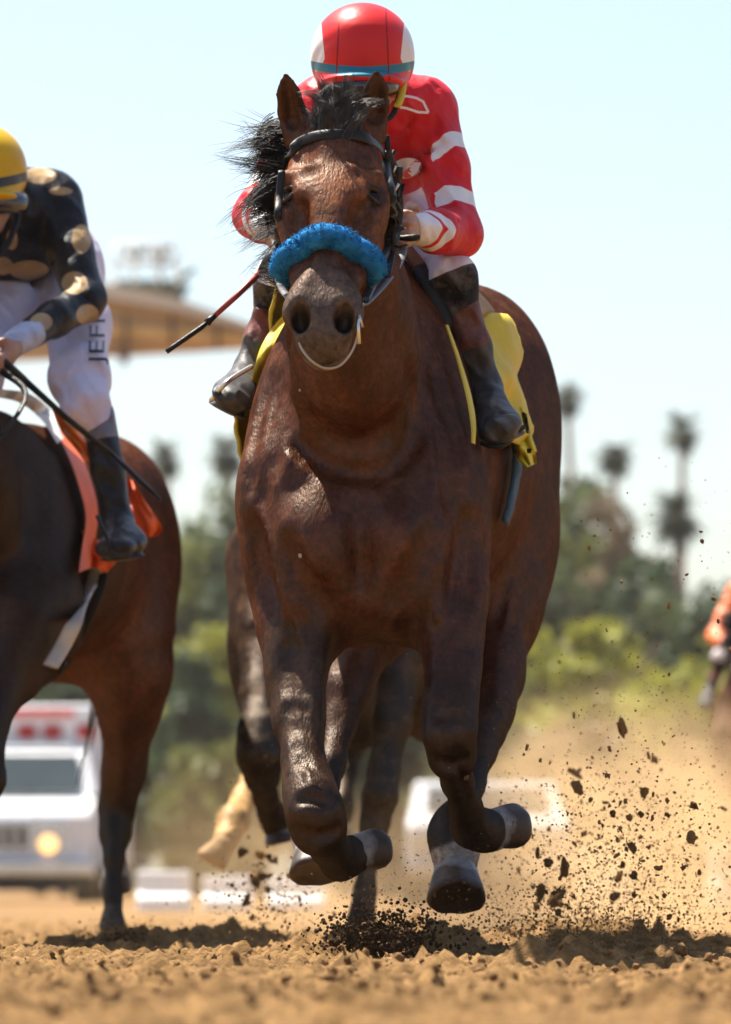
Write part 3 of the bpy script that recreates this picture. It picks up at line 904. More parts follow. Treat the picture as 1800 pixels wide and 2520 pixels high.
# saddle cloth wrapped over the back
M_YELLOW = plain("yellow_saddle_cloth", (.62, .46, .02), .62, .12, 10, bmp=.5, bscale=26, dirt=(.35, .25, .08), dirt_lo=.55, dirt_hi=.9)
def xc(Y): return -.01 + (Y-14.3)*.127
def wrap(S, o, Y0, Y1, a0, a1, ny, na, off, th, ripple=0.0, skew=0.0, seed=0, flare=0.0):
    """sheet that lies round the trunk between depths Y0 and Y1; angles in degrees from straight up"""
    o = np.asarray(o, float)
    V = []
    for layer in (0, 1):
        for i in range(ny):
            fy = i/(ny-1)
            for j in range(na):
                fa = j/(na-1); a = math.radians(a0 + (a1-a0)*fa)
                Y = Y0 + (Y1-Y0)*fy + skew*abs(a0 + (a1-a0)*fa)/100
                c = np.array([xc(Y), Y, 1.42]) + o
                d = np.array([math.sin(a), 0, math.cos(a)])
                e = off + (0 if layer == 0 else th) + ripple*(vnoise(Y*9, a*5, 0, seed)-.3) + flare*max(0, abs(math.sin(a)))**2*(1-fy)
                V.append(S.out(c, d, e))
    F = []
    N = ny*na
    for i in range(ny-1):
        for j in range(na-1):
            q = (i*na+j, i*na+j+1, (i+1)*na+j+1, (i+1)*na+j)
            F.append(tuple(k+N for k in q)); F.append(q[::-1])
    def side(idx):
        for a_, b_ in zip(idx[:-1], idx[1:]): F.append((a_, b_, b_+N, a_+N))
    side([j for j in range(na)]); side([(ny-1)*na + j for j in range(na)][::-1])
    side([i*na for i in range(ny)][::-1]); side([i*na+na-1 for i in range(ny)])
    return V, F
CLOTH = thing("saddle_cloth", "yellow saddle cloth with loose flapping corner under the red jockey", "saddle cloth", (.05, 15.1, 1.5))
b = MB(); b.add(*wrap(S1, (0, 0, 0), 14.76, 15.08, -118, 100, 20, 90, .018, .010, .07, 0, 3, .02)); b.build("cloth_sheet", M_YELLOW, CLOTH)
M_TANPAD = plain("tan_pad", (.33, .20, .085), .8, .2, bmp=.4)
b = MB(); b.add(*wrap(S1, (0, 0, 0), 14.74, 15.05, -40, 40, 12, 40, .040, .018, .01, 0, 4)); b.build("foam_pad", M_TANPAD, CLOTH)
def sheet(name, mat, parent, left, right, Y, n=9, ripple=.02, seed=1, dY=0.0):
    """loose cloth between two picture polylines"""
    L = smooth_path([np.array([*q, 0]) for q in left], 6); R = smooth_path([np.array([*q, 0]) for q in right], 6)
    m = min(len(L), len(R)); V = []; F = []
    for lay in (0, 1):
        for i in range(m):
            for j in range(n):
                f = j/(n-1); q = L[i]*(1-f) + R[i]*f
                y = Y + dY*i/m + ripple*(vnoise(i*.35, j*.7, 0, seed)-.5)*2 + lay*.005 + .03*math.sin(f*math.pi*1.5 + i*.25)
                V.append(P(q[0], q[1], y))
    N = m*n
    for i in range(m-1):
        for j in range(n-1):
            q = (i*n+j, i*n+j+1, (i+1)*n+j+1, (i+1)*n+j); F.append(q); F.append(tuple(k+N for k in q[::-1]))
    b = MB(); b.add(V, F); return b.build(name, mat, parent)
def skin_sheet(S, name, mat, parent, left, right, off, n=6, y0=15.0, y1=19.5, fb=17.0):
    """cloth edge lying on the body between two picture lines"""
    L = smooth_path([np.array([*q, 0.]) for q in left], 6); R = smooth_path([np.array([*q, 0.]) for q in right], 6); V = []; F = []
    last = None
    for i in range(len(L)):
        for j in range(n):
            f = j/(n-1); q = L[i]*(1-f) + R[i]*f; h_ = S.see(q[0], q[1], off, y0, y1)
            if h_ is None: h_ = P(q[0], q[1], last[1] if last is not None else fb)
            last = h_; V.append(h_ + np.array([0, -.012*math.sin(f*math.pi), 0]))
    for i in range(len(L)-1):
        for j in range(n-1): F.append((i*n+j, i*n+j+1, (i+1)*n+j+1, (i+1)*n+j))
    b = MB(); b.add(V, F); return b.build(name, mat, parent)
sheet("front_edge", M_YELLOW, CLOTH, [(704, 768), (668, 810), (640, 860), (624, 920), (617, 985), (614, 1030)], [(708, 800), (688, 850), (664, 905), (648, 950), (640, 1000), (628, 1040)], 14.72, n=6, ripple=.012, seed=21)
skin_sheet(S1, "front_edge", M_YELLOW, CLOTH, [(1096, 800), (1122, 880), (1146, 970), (1158, 1040), (1160, 1090)], [(1104, 800), (1133, 880), (1160, 970), (1172, 1040), (1170, 1094)], .018, 6, 14.0, 15.2, 14.7)
M_YFLAP = plain("yellow_flap_cloth", (.70, .55, .02), .5, .1, 10, bmp=.5, bscale=20)
sheet("loose_corner", M_YFLAP, CLOTH, [(1180, 755), (1188, 800), (1205, 870), (1225, 960), (1240, 1030), (1240, 1070), (1270, 1125), (1295, 1152)],
      [(1194, 768), (1212, 812), (1240, 880), (1268, 960), (1286, 1010), (1300, 1050), (1316, 1100), (1321, 1140)], 15.1, ripple=.05, seed=4, dY=-.15)
sheet("hanging_edge", M_YFLAP, CLOTH, [(1164, 1060), (1168, 1100), (1180, 1150), (1188, 1176)], [(1242, 1070), (1225, 1105), (1203, 1120), (1192, 1180)], 14.93, ripple=.03, seed=6)
sheet("dark_binding", M_LEATHER, CLOTH, [(1284, 1012), (1287, 1036), (1296, 1066)], [(1296, 1018), (1302, 1045), (1306, 1068)], 14.90, n=4, ripple=.01, seed=8)
sheet("dark_tab", M_LEATHER, CLOTH, [(1297, 1104), (1297, 1110), (1298, 1116)], [(1308, 1103), (1309, 1109), (1309, 1115)], 14.86, n=3, ripple=.0, seed=9)
M_GIRTH = plain("blue_girth", (.01, .06, .12), .7, .3, bmp=.3)
GIRTH = tag(MB(), ) if False else None
g = MB(); g.add(*wrap(S1, (0, 0, 0), 15.0, 15.05, 84, 132, 4, 24, .014, .010)); go = g.build("girth", M_GIRTH, None)
tag(go, "narrow dark blue girth strap hanging below the yellow saddle cloth", "girth")
SADDLE = thing("saddle", "small black racing saddle with straps under the red jockey", "saddle", (.06, 15.1, 1.9))
b = MB(); b.add(*wrap(S1, (0, 0, 0), 14.98, 15.25, -15, 15, 10, 26, .064, .03)); b.build("seat", M_LEATHER, SADDLE)
b = MB(); b.tube(smooth_path([P(1030, 655, 14.62), P(1052, 700, 14.6), P(1072, 748, 14.6), P(1092, 790, 14.6), P(1078, 822, 14.6), P(1072, 850, 14.6), P(1098, 890, 14.58), P(1130, 922, 14.56)], 6), [.020]*12 + [.024]*12 + [.028]*8 + [.02]*8 + [.014]*3, 10, True, .5, up=(0, -1, 0)); b.build("stirrup_leather", M_LEATHER, SADDLE)
b = MB(); b.tube(smooth_path([P(1058, 862, 14.6), P(1080, 848, 14.58), P(1100, 840, 14.6)], 5), .024, 10); b.build("strap_knot", M_LEATHER, SADDLE)
b = MB(); b.tube(smooth_path([P(985, 665, 14.66), P(1020, 715, 14.66), P(1062, 772, 14.64), P(1085, 810, 14.62)], 6), .020, 10, True, .5, up=(0, -1, 0)); b.build("knee_flap", M_LEATHER, SADDLE)
b = MB(); b.tube(smooth_path([P(1000, 612, 14.66), P(1030, 650, 14.65), P(1038, 664, 14.64)], 4), .017, 8, True, .5, up=(0, -1, 0)); b.build("tan_strap", plain("tan_leather", (.22, .08, .03), .6), SADDLE)

# ================================================================== the jockey in red
RED = (.56, .012, .022); WHITE = (.72, .70, .70)
JOCKEY = thing("person", "jockey in red silks with white sleeve bands crouched on the bay horse", "person", (.06, 15.1, 1.95))
SJ = Sculpt(grid_axis((-.42, .40, .0058)), grid_axis((14.15, 15.75, .0105)), grid_axis((1.70, 2.46, .0058)))
SJ.cone(P(905, 275, 14.74), P(945, 400, 15.35), (.165, .105), (.15, .13), .05)
SJ.ell(P(960, 375, 14.88), (.130, .14, .115), .05)
SJ.cone(P(800, 258, 14.78), P(1040, 258, 14.78), (.075, .085), (.075, .085), .06, (0, 0, 1))
RA = [P(1062, 282, 14.77), P(1128, 575, 14.62), P(1020, 562, 14.36)]
LA = [P(772, 282, 14.77), P(632, 528, 14.62), P(668, 556, 14.36)]
SJ.chain([(RA[0], (.070, .078)), ((RA[0]*.55+RA[1]*.45), (.064, .066)), (RA[1], (.058, .060))], .03)
SJ.chain([(RA[1], (.060, .060)), ((RA[1]*.5+RA[2]*.5), (.053, .053)), (RA[2], (.038, .036))], .03, (0, 0, 1))
SJ.chain([(LA[0], (.070, .078)), ((LA[0]*.5+LA[1]*.5), (.064, .066)), (LA[1], (.056, .058))], .03)
SJ.chain([(LA[1], (.058, .058)), ((LA[1]*.5+LA[2]*.5), (.053, .053)), (LA[2], (.040, .038))], .03, (0, 0, 1))
# creases at armpits, elbows and sides
for a_, b_, r_ in ((P(1052, 330, 14.62), P(1066, 420, 14.72), .012), (P(1030, 300, 14.66), P(1062, 400, 14.7), .007), (P(1085, 545, 14.5), P(1120, 548, 14.5), .007), (P(1066, 420, 14.6), P(1120, 392, 14.6), .006),
                   (P(1000, 300, 14.68), P(1010, 420, 14.7), .006), (P(1020, 310, 14.66), P(1030, 440, 14.7), .007), (P(1090, 300, 14.64), P(1140, 330, 14.66), .006), (P(655, 545, 14.5), P(640, 490, 14.52), .007)):
    SJ.cone(a_, b_, r_, r_*.7, .022, sub=True)
def cloth_fold(V):
    n = vnoise(V[:, 0]*26 + V[:, 2]*9, V[:, 1]*9, V[:, 2]*15, 21) - .5
    n2 = vnoise(V[:, 0]*60, V[:, 1]*30, V[:, 2]*34, 22) - .5
    r_ = np.abs(vnoise(V[:, 0]*17 + V[:, 2]*13, V[:, 1]*8, V[:, 2]*9 - V[:, 0]*7, 23) - .5)
    W = V.copy(); W[:, 1] += n*.020 + n2*.009 + r_*.048 + .014*np.abs(vnoise(V[:, 0]*38 + V[:, 2]*22, V[:, 1]*16, V[:, 2]*20 - V[:, 0]*18, 24) - .5); W[:, 0] += n*.005; return W
M_RED = masked_mat("red_silk", [("band", WHITE), ("cuff_stripe", RED), ("band_edge", WHITE)], RED, .5, .10, 22, .9, dirt=(.30, .14, .10), dirt_lo=.52, dirt_hi=.9)
jk, VJ = SJ.build("jacket", M_RED, JOCKEY, 2, cloth_fold)
pxJ = 900 + VJ[:, 0]*14000/VJ[:, 1]; pyJ = HOR - (VJ[:, 2]-EYE)*14000/VJ[:, 1]
def arm_coord(V, A):
    """distance along shoulder-elbow-wrist and nearness to that arm"""
    d1, t1 = seg_dist(V, A[0], A[1]); d2, t2 = seg_dist(V, A[1], A[2])
    l1 = np.linalg.norm(A[1]-A[0]); l2 = np.linalg.norm(A[2]-A[1])
    ax = (A[1]-A[0])/l1; ax2 = (A[2]-A[1])/l2
    return (V-A[0]) @ ax, d1, (V-A[1]) @ ax2, d2, l1, l2
band = np.full(len(VJ), -1.0); cst = np.full(len(VJ), -1.0); bed = np.full(len(VJ), -1.0)
for A, sgn in ((RA, 1), (LA, -1)):
    s1, d1, s2, d2, l1, l2 = arm_coord(VJ, A)
    near = (d1 < .11) & ((pxJ - 1062 > (pyJ-400)*.08) if sgn > 0 else (pxJ < 730)) & (d1 < d2 + .02)
    tilt = (VJ[:, 0] - A[0][0])*sgn*.35
    for c0, hw in ((.36*l1, .028), (.76*l1, .025)):
        bb = hw - np.abs(s1 + (tilt*1.5 - .02 if c0 < .5*l1 else 0) - c0)
        band = np.where(near, np.maximum(band, bb), band)
    n2 = (d2 < d1) & (d2 < .10)
    vv = (VJ[:, 2] - A[1][2])
    chev = s2 - .55*np.abs(vv + .01)
    band = np.where(n2, np.maximum(band, np.minimum(chev - .52*l2, 1)), band)
    cst = np.where(n2, np.maximum(cst, .010 - np.abs(chev - .66*l2)), cst)
val_attr(jk, "band", band); val_attr(jk, "cuff_stripe", cst); val_attr(jk, "band_edge", bed)
# chest badge and shoulder mark, sewn on the silk
M_BADGE = plain("white_print", WHITE, .6, .08, bmp=.2)
M_BADGE_RED = plain("red_print", RED, .6, .08, bmp=.2)
def disc_on(S, cx, cy, rx, ry, rot, off, name, mat, parent, keep=None):
    V = []; F = []; nr, na = 5, 30
    for i in range(nr+1):
        for j in range(na):
            a = 2*math.pi*j/na; r = i/nr
            x, y = rx*r*math.cos(a), ry*r*math.sin(a)
            q = S.see(cx + x*math.cos(rot) - y*math.sin(rot), cy + x*math.sin(rot) + y*math.cos(rot), off, 14.2, 15.4)
            V.append(q if q is not None else P(cx, cy, 14.7))
    for i in range(nr):
        for j in range(na):
            F.append((i*na+j, (i+1)*na+j, (i+1)*na+(j+1) % na, i*na+(j+1) % na))
    b = MB(); b.add(V, F); return b.build(name, mat, parent)
def line_on(S, pts, w, off, name, mat, parent, closed=False):
    """printed line: a narrow ribbon lying on the surface"""
    if closed: pts = pts + [pts[0]]
    V = []; F = []
    pts = [np.array(p, float) for p in pts]
    for i, p in enumerate(pts):
        t = pts[min(i+1, len(pts)-1)] - pts[max(0, i-1)]; t /= np.linalg.norm(t)+1e-9
        nrm = np.array([-t[1], t[0]])
        for sg in (-1, 1):
            q = S.see(*(p + nrm*sg*w/2), off, 14.2, 17.5); V.append(q if q is not None else P(*p, 14.7))
    for i in range(len(pts)-1): F.append((2*i, 2*i+1, 2*i+3, 2*i+2))
    b = MB(); b.add(V, F); return b.build(name, mat, parent)
SJ.F -= 0.010        # the folds shift the skin slightly; printed marks ride just above it
disc_on(SJ, 1000, 414, 38, 25, -.18, .004, "chest_badge", M_BADGE, jk)
tri = [SJ.see(*p, .007, 14.2, 15.4) for p in ((985, 433), (1022, 394), (1035, 398), (1036, 418), (1018, 434), (1000, 438))]
b = MB(); b.add(tri, [(0, 1, 2, 3), (0, 3, 4, 5)]); b.build("badge_wedge", M_BADGE_RED, jk)
line_on(SJ, [(1006+13*math.cos(a)+7, 418-9*math.sin(a)) for a in np.linspace(.9, 5.4, 14)] + [(1030, 412), (1034, 400)], 4, .010, "badge_script", M_BADGE, jk)
line_on(SJ, [(1013+5*math.cos(a)+2, 417-4*math.sin(a)) for a in np.linspace(.3, 6.0, 10)] + [(1022, 421), (1026, 408)], 3, .010, "badge_script", M_BADGE, jk)
line_on(SJ, [(985, 236), (1005, 237), (1025, 241), (1042, 250), (1055, 277)], 6, .004, "shoulder_mark", M_BADGE, jk)
line_on(SJ, [(985, 264), (1000, 266), (1030, 276), (1055, 277)], 6, .004, "shoulder_mark", M_BADGE, jk)
# skin: head, neck, hands
def hand(S, wrist, knuckle, thumb_dir, curl_dir, sc=1.0):
    """palm from the wrist to the knuckles, four bent fingers of unequal length, thumb from the side of the palm"""
    w = np.asarray(wrist, float); kn = np.asarray(knuckle, float)
    d = kn-w; L = np.linalg.norm(d); d /= L
    td = np.asarray(thumb_dir, float); td -= d*np.dot(td, d); td /= np.linalg.norm(td)
    cd = np.asarray(curl_dir, float); cd -= d*np.dot(cd, d); cd -= td*np.dot(cd, td); cd /= np.linalg.norm(cd)
    S.cone(w, w + d*L*.5, (.030*sc, .024*sc), (.040*sc, .022*sc), .015, td)
    S.cone(w + d*L*.5, kn, (.040*sc, .022*sc), (.043*sc, .018*sc), .015, td)
    for i, (off, ln) in enumerate(((.034, .9), (.012, 1.0), (-.011, .95), (-.032, .75))):
        a = kn + td*off*sc; l = .036*sc*ln
        p1 = a + d*l*.9 + cd*l*.45; p2 = p1 + cd*l*.95 + d*l*.05; p3 = p2 - d*l*.7 + cd*l*.1
        S.chain([(a, .0115*sc), (p1, .0108*sc), (p2, .0100*sc), (p3, .0085*sc)], .004)
    t0 = w + d*L*.35 + td*.036*sc; t1 = t0 + d*.035*sc + td*.018*sc + cd*.015*sc; t2 = t1 + d*.028*sc + cd*.026*sc - td*.006*sc
    S.chain([(t0, .014*sc), (t1, .0125*sc), (t2, .0100*sc)], .006)
M_SKIN = plain("skin", (.36, .19, .12), .55, .12, 18, bmp=.25, bscale=90)
SB = Sculpt(grid_axis((-.30, .20, .0055)), grid_axis((14.0, 14.95, .0075)), grid_axis((1.80, 2.40, .0055)))
SB.ell(P(893, 200, 14.50), (.085, .105, .105), .03)
SB.cone(P(893, 240, 14.45), P(893, 272, 14.44), (.062, .06), (.045, .04), .03)                   # jaw
SB.cone(P(893, 225, 14.58), P(905, 270, 14.76), .062, .075, .03)                                 # neck
SB.ell(P(893, 232, 14.375), (.013, .022, .026), .012)                                             # nose
SB.ell(P(893, 254, 14.385), (.026, .012, .010), .008)                                             # lips
for sx in (-1, 1):
    SB.ell(P(893 + sx*84, 215, 14.53), (.014, .026, .036), .01)
    SB.ell(P(893 + sx*34, 212, 14.385), (.020, .014, .013), .01, sub=True)
hand(SB, P(1032, 564, 14.40), P(968, 562, 14.22), (0, -.1, 1), (0, -1, -.4), 1.05)
hand(SB, P(662, 556, 14.40), P(690, 580, 14.24), (0, -.1, 1), (.3, -1, -.4), 1.05)
sk, VB = SB.build("body", M_SKIN, JOCKEY, 1)
M_GOGGLE = plain("goggle_lens", (.02, .02, .025), .1, .2, bmp=0, spec=.8)
b = MB()
arc = [P(893 + 78*math.sin(a), 213, 14.50 - .135*math.cos(a)) for a in np.linspace(-1.25, 1.25, 13)]
b.tube(arc, [.014] + [.026]*11 + [.014], 10, True, 1.0, up=(0, 0, 1)); b.build("goggles", M_GOGGLE, JOCKEY)
b = MB(); b.tube(smooth_path([P(985, 190, 14.48), P(983, 235, 14.45), P(965, 285, 14.42), P(930, 305, 14.40)], 5), .008, 8, True, .4); b.build("chin_strap", M_LEATHER, JOCKEY)
b = MB(); b.tube(smooth_path([P(801, 190, 14.48), P(805, 235, 14.45), P(822, 285, 14.42), P(860, 305, 14.40)], 5), .008, 8, True, .4); b.build("chin_strap", M_LEATHER, JOCKEY)
b = MB(); b.tube(smooth_path([P(993, 205, 14.47), P(987, 240, 14.44), P(978, 262, 14.42)], 4), .010, 8, True, .5); b.build("yellow_strap", M_YELLOW, JOCKEY)
# helmet with cloth cover
SH = Sculpt(grid_axis((-.20, .18, .005)), grid_axis((14.28, 14.78, .007)), grid_axis((2.17, 2.50, .005)))
HC = P(893, 122, 14.53)
SH.ell(HC, (.126, .155, .116), .01)
SH.cone(P(893, 165, 14.53), P(893, 180, 14.52), (.128, .150), (.118, .140), .03)
SH.ell(P(893, 200, 14.43), (.104, .10, .020), .015)               # peak
SH.cone(P(893, 250, 14.53), P(893, 225, 14.53), .10, .10, .01, sub=True)
for sx in (-1, 1):                                                                             # sewn seams of the cover
    SH.cone(P(893 + sx*58, 22, 14.40), P(893 + sx*88, 182, 14.36), .0035, .0035, .008, sub=True)
M_HELM = masked_mat("helmet_cover", [("panel", (.70, .68, .68)), ("band", (.02, .17, .24)), ("seam", (.25, .005, .01))], (.60, .022, .022), .38, .06, 40, .12)
hm, VH = SH.build("helmet", M_HELM, JOCKEY, 2)
pxH = 900 + VH[:, 0]*14000/VH[:, 1]; pyH = HOR - (VH[:, 2]-EYE)*14000/VH[:, 1]
L = VH - HC
bandc = L[:, 2] + .055 - .20*(L[:, 1]+.06) - .06*np.abs(L[:, 0])
val_attr(hm, "band", .0115 - np.abs(bandc + .004))
pan = np.minimum(.058 - np.sqrt(((L[:, 2]-.025)/1.5)**2 + ((L[:, 1]+.05)/1.3)**2), np.abs(L[:, 0]) - .102 - .1*(L[:, 2]-.02))
val_attr(hm, "panel", pan)
val_attr(hm, "seam", .0022 - np.abs(np.abs(L[:, 0]) - (.058 + .16*np.maximum(0, .10-L[:, 2])*.28)) - np.where(L[:, 1] < .02, 0, 1))
# breeches
M_BREECH = masked_mat("white_breeches", [("knee", (.009, .009, .010))], (.72, .68, .70), .7, .06, 26, .5, dirt=(.42, .32, .24), dirt_lo=.5, dirt_hi=.8)
SP = Sculpt(grid_axis((-.36, .36, .0065)), grid_axis((14.55, 15.75, .011)), grid_axis((1.62, 2.30, .0065)))
SP.ell(P(958, 500, 15.38), (.155, .17, .125), .05)
SP.cone(P(965, 470, 15.1), P(958, 500, 15.38), (.13, .10), (.14, .12), .05)
RK = P(1112, 685, 14.62); LK = P(688, 690, 14.86)
SP.chain([(P(1005, 520, 15.25), .10), (P(1058, 600, 14.88), .078), (RK, .060), (P(1134, 752, 14.62), .048)], .04)
SP.chain([(P(880, 520, 15.30), .10), (P(770, 600, 15.04), .078), (LK, .060), (P(672, 752, 14.88), .050)], .04)
SP.cone(P(1112, 655, 14.7), P(1128, 652, 14.7), .026, .02, .02)
pb, VP = SP.build("breeches", M_BREECH, JOCKEY, 2, cloth_fold)
val_attr(pb, "knee", np.maximum((VP - P(1095, 665, 14.62)) @ ((P(1150, 780, 14.62)-RK)/np.linalg.norm(P(1150, 780, 14.62)-RK)) - .012 - 10*(VP[:, 0] < 0),
                                (VP - P(700, 690, 14.9)) @ ((P(665, 780, 14.88)-LK)/np.linalg.norm(P(665, 780, 14.88)-LK)) - .012 - 10*(VP[:, 0] > 0)))
# boots
M_BOOT = masked_mat("dusty_boot", [("top", (.12, .032, .025))], (.045, .045, .048), .5, .3, 30, .4, dirt=(.20, .165, .125), dirt_lo=.48, dirt_hi=.74)
def boot(name, knee, ankle, foot, ua, length, parent, lo, hi, mat=None, rf=(.057, .036), r0=.047, r1=.036, toe=(0, -1, -.1), top_len=.11, label=None):
    S = Sculpt(grid_axis((lo[0], hi[0], .0055)), grid_axis((lo[1], hi[1], .008)), grid_axis((lo[2], hi[2], .0055)))
    S.chain([(knee, r0), (knee*.5+ankle*.5, (r0+r1)/2*1.04), (ankle, r1)], .02)
    u = np.asarray(ua, float); u /= np.linalg.norm(u)
    td = np.asarray(toe, float); td -= u*np.dot(td, u); td /= np.linalg.norm(td)
    up = np.cross(u, td); up = up if up[2] > 0 else -up
    S.cone(ankle, foot - td*length*.1 + up*.01, (r1, r1*1.1), (rf[0]*.9, rf[1]), .03, u)
    S.cone(foot - td*length*.5, foot + td*length*.5, (rf[0]*.8, rf[1]*.95), (rf[0]*.92, rf[1]*.85), .03, u)
    # sole: a flat plate with a step
    S.ell(foot - up*.034, (rf[0]*.98, length*.62, .009), .006, np.array([u, td, up]))
    o, V = S.build(name, mat or M_BOOT, parent, 1, cloth_fold)
    ax = (ankle-knee)/np.linalg.norm(ankle-knee)
    val_attr(o, "top", top_len - (V-knee) @ ax)
    if label: o["label"] = label
    return o
boot("boot", P(1136, 752, 14.62), P(1200, 955, 14.66), P(1232, 1052, 14.46), (1, 0, .42), .17, JOCKEY, (.16, 14.2, 1.20), (.46, 14.9, 1.80))
boot("boot", P(676, 750, 14.88), P(610, 915, 14.86), P(573, 978, 14.62), (1, 0, -.46), .17, JOCKEY, (-.44, 14.4, 1.26), (-.16, 15.1, 1.80))
for sx, a_, b_, c_ in ((1, P(1165, 1085, 14.42), P(1232, 1098, 14.38), P(1290, 1050, 14.42)), (-1, P(520, 985, 14.56), P(560, 940, 14.5), P(620, 902, 14.62))):
    b = MB(); b.tube(smooth_path([a_, b_, c_], 8), .0065, 8); b.build("stirrup_iron", M_METAL if sx < 0 else M_LEATHER, SADDLE)
# whip held in the hand on the picture's left
WHIP = thing("whip", "red and black riding whip pointing down from the red jockey's hand", "whip", P(690, 605, 14.2))
M_WRED = plain("red_whip_shaft", (.30, .03, .02), .45, .25, bmp=.2)
b = MB(); b.tube([P(704, 592, 14.24), P(690, 608, 14.22), P(662, 640, 14.2), P(644, 668, 14.2)], [.013, .016, .0155, .011], 12); b.build("handle", M_LEATHER, WHIP)
b = MB(); b.tube([P(644, 668, 14.2), P(585, 726, 14.18), P(527, 779, 14.16)], [.0085, .0075, .0065], 10); b.build("shaft", M_WRED, WHIP)
b = MB(); b.tube([P(530, 776, 14.16), P(518, 786, 14.16), P(509, 795, 14.16)], [.007, .0085, .0105], 10); b.build("keeper_loop", M_LEATHER, WHIP)
b = MB(); b.tube([P(510, 794, 14.16), P(497, 805, 14.16), P(425, 855, 14.15), P(410, 866, 14.15)], [.012, .0155, .0150, .0145], 12, True, .45); b.build("flap", M_LEATHER, WHIP)
# ================================================================== the horse on the picture's left
O2 = np.array([-1.16, 2.8, -.19])
HORSE2 = thing("horse", "dark bay racehorse cut off by the picture's left edge, orange saddle cloth", "horse", (-1.1, 17.7, 0))
S2 = Sculpt(grid_axis((-1.80, -.42, .011)), grid_axis((15.7, 19.7, .02)), grid_axis((-.05, 2.15, .011)))
sculpt_trunk(S2, O2, .19); sculpt_head(S2, O2)
limb(S2, [(np.array([.375, 15.75, 1.15]) + O2, (.15, .21)), (P(322, 1640, 18.55), (.105, .15)), (P(318, 1760, 18.6), (.076, .11)), (P(306, 1890, 18.7), (.058, .085))], .06)
limb(S2, [(P(306, 1890, 18.7), (.058, .08)), (P(288, 1985, 18.75), (.058, .07)), (P(283, 2050, 18.72), (.050, .06)), (P(281, 2110, 18.68), (.032, .04)), (P(279, 2200, 18.64), (.028, .034)), (P(277, 2275, 18.6), .038), (P(274, 2325, 18.55), .042)], .03)
limb(S2, [(np.array([.16, 15.95, 1.25]) + O2, (.11, .15)), (P(290, 1640, 19.1), (.08, .11)), (P(300, 1850, 19.3), (.055, .07)), (P(292, 1960, 19.35), .05), (P(285, 2060, 19.3), .033), (P(284, 2130, 19.25), .042)], .04)
limb(S2, [(P(62, 1480, 17.1), (.12, .15)), (P(28, 1640, 16.95), (.080, .11)), (P(-28, 1780, 16.75), (.054, .07)), (P(-42, 1920, 16.6), .062), (P(-56, 2010, 16.6), .034), (P(-60, 2180, 16.6), .044), (P(-64, 2280, 16.6), .045)], .04)
limb(S2, [(P(-290, 1480, 17.1), (.12, .15)), (P(-300, 1640, 16.9), (.085, .11)), (P(-300, 1790, 16.7), .058), (P(-300, 1900, 16.6), .062), (P(-295, 2000, 16.75), .034), (P(-290, 2090, 16.95), .044)], .04)
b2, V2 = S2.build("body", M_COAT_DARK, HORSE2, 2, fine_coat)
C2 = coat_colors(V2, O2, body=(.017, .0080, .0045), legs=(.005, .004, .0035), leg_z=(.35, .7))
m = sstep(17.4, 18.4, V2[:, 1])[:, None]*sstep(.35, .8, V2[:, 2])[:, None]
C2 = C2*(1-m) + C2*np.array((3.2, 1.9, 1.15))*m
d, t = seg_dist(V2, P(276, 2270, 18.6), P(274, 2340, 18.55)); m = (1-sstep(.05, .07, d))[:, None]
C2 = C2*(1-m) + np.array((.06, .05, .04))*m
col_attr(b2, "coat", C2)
hoof(HORSE2, P(274, 2328, 18.55), (0, -.2, -1), (0, -1, .2), .056, .06)
hoof(HORSE2, P(284, 2135, 19.24), (0, .3, -1), (0, -1, .2), .052, .08)
hoof(HORSE2, P(-64, 2285, 16.6), (0, -.2, -1), (0, -1, .2), .056, .07)
hoof(HORSE2, P(-290, 2095, 16.95), (0, .4, -1), (0, -1, .2), .056, .08)
for sx in (-1, 1):
    c = hp(sx*.105, -.030, .222) + O2
    mb = MB(); bm = bmesh.new(); bmesh.ops.create_uvsphere(bm, u_segments=12, v_segments=8, radius=.0225)
    mb.add(np.array([v.co[:] for v in bm.verts]) + c, [tuple(v.index for v in f.verts) for f in bm.faces]); bm.free(); mb.build("eye", M_EYE, HORSE2)
def dock2(rg): return np.array([.27, 16.42, 1.55]) + O2 + rg.normal(0, .02, 3)
strands("tail", plain("brown_tail_hair", (.07, .045, .035), .5, .4, 40, bmp=0), HORSE2, locks(26, dock2, (.75, .98), lambda rg, p: np.array([.11 + rg.normal(0, .03), .25, -1.0]), .10, 18, spread=.022, loose=.02), width=.004)
def crest2(rg):
    t = rg.uniform(0, 1); return P(762, 340, 13.72)*(1-t) + np.array([-.06, 14.5, 1.93])*t + O2 + rg.normal(0, .012, 3)
strands("mane", M_MANE, HORSE2, locks(50, crest2, (.13, .22), lambda rg, p: np.array([-1.0, .05, .1 + rg.normal(0, .3)]), .5, 13, gravity=1.1), width=.0025)

CLOTH2 = thing("saddle_cloth", "orange red saddle cloth flapping under the rider in black", "saddle cloth", (-1.05, 17.9, 1.3))
M_ORANGE = plain("orange_red_cloth", (.74, .11, .010), .6, .15, 10, bmp=.5, bscale=24)
M_ORANGE_L = plain("bright_orange_cloth", (.80, .22, .03), .55, .15, 10, bmp=.5, bscale=24)
def wrap2(*a, **k): return wrap(S2, O2, *a, **k)
_xc = xc
def xc(Y): return -.01 + (Y - (14.3 if Y < 16.2 else 17.1))*.127
b = MB(); b.add(*wrap2(17.22, 17.95, -70, 104, 12, 44, .018, .012, .03, 0, 13, .02)); b.build("cloth_sheet", M_ORANGE, CLOTH2)
M_PAD2 = plain("white_pad", (.62, .60, .58), .8, .1, bmp=.4)
b = MB(); b.add(*wrap2(17.14, 17.5, -46, 56, 10, 30, .034, .016, .01, 0, 14)); b.build("foam_pad", M_PAD2, CLOTH2)
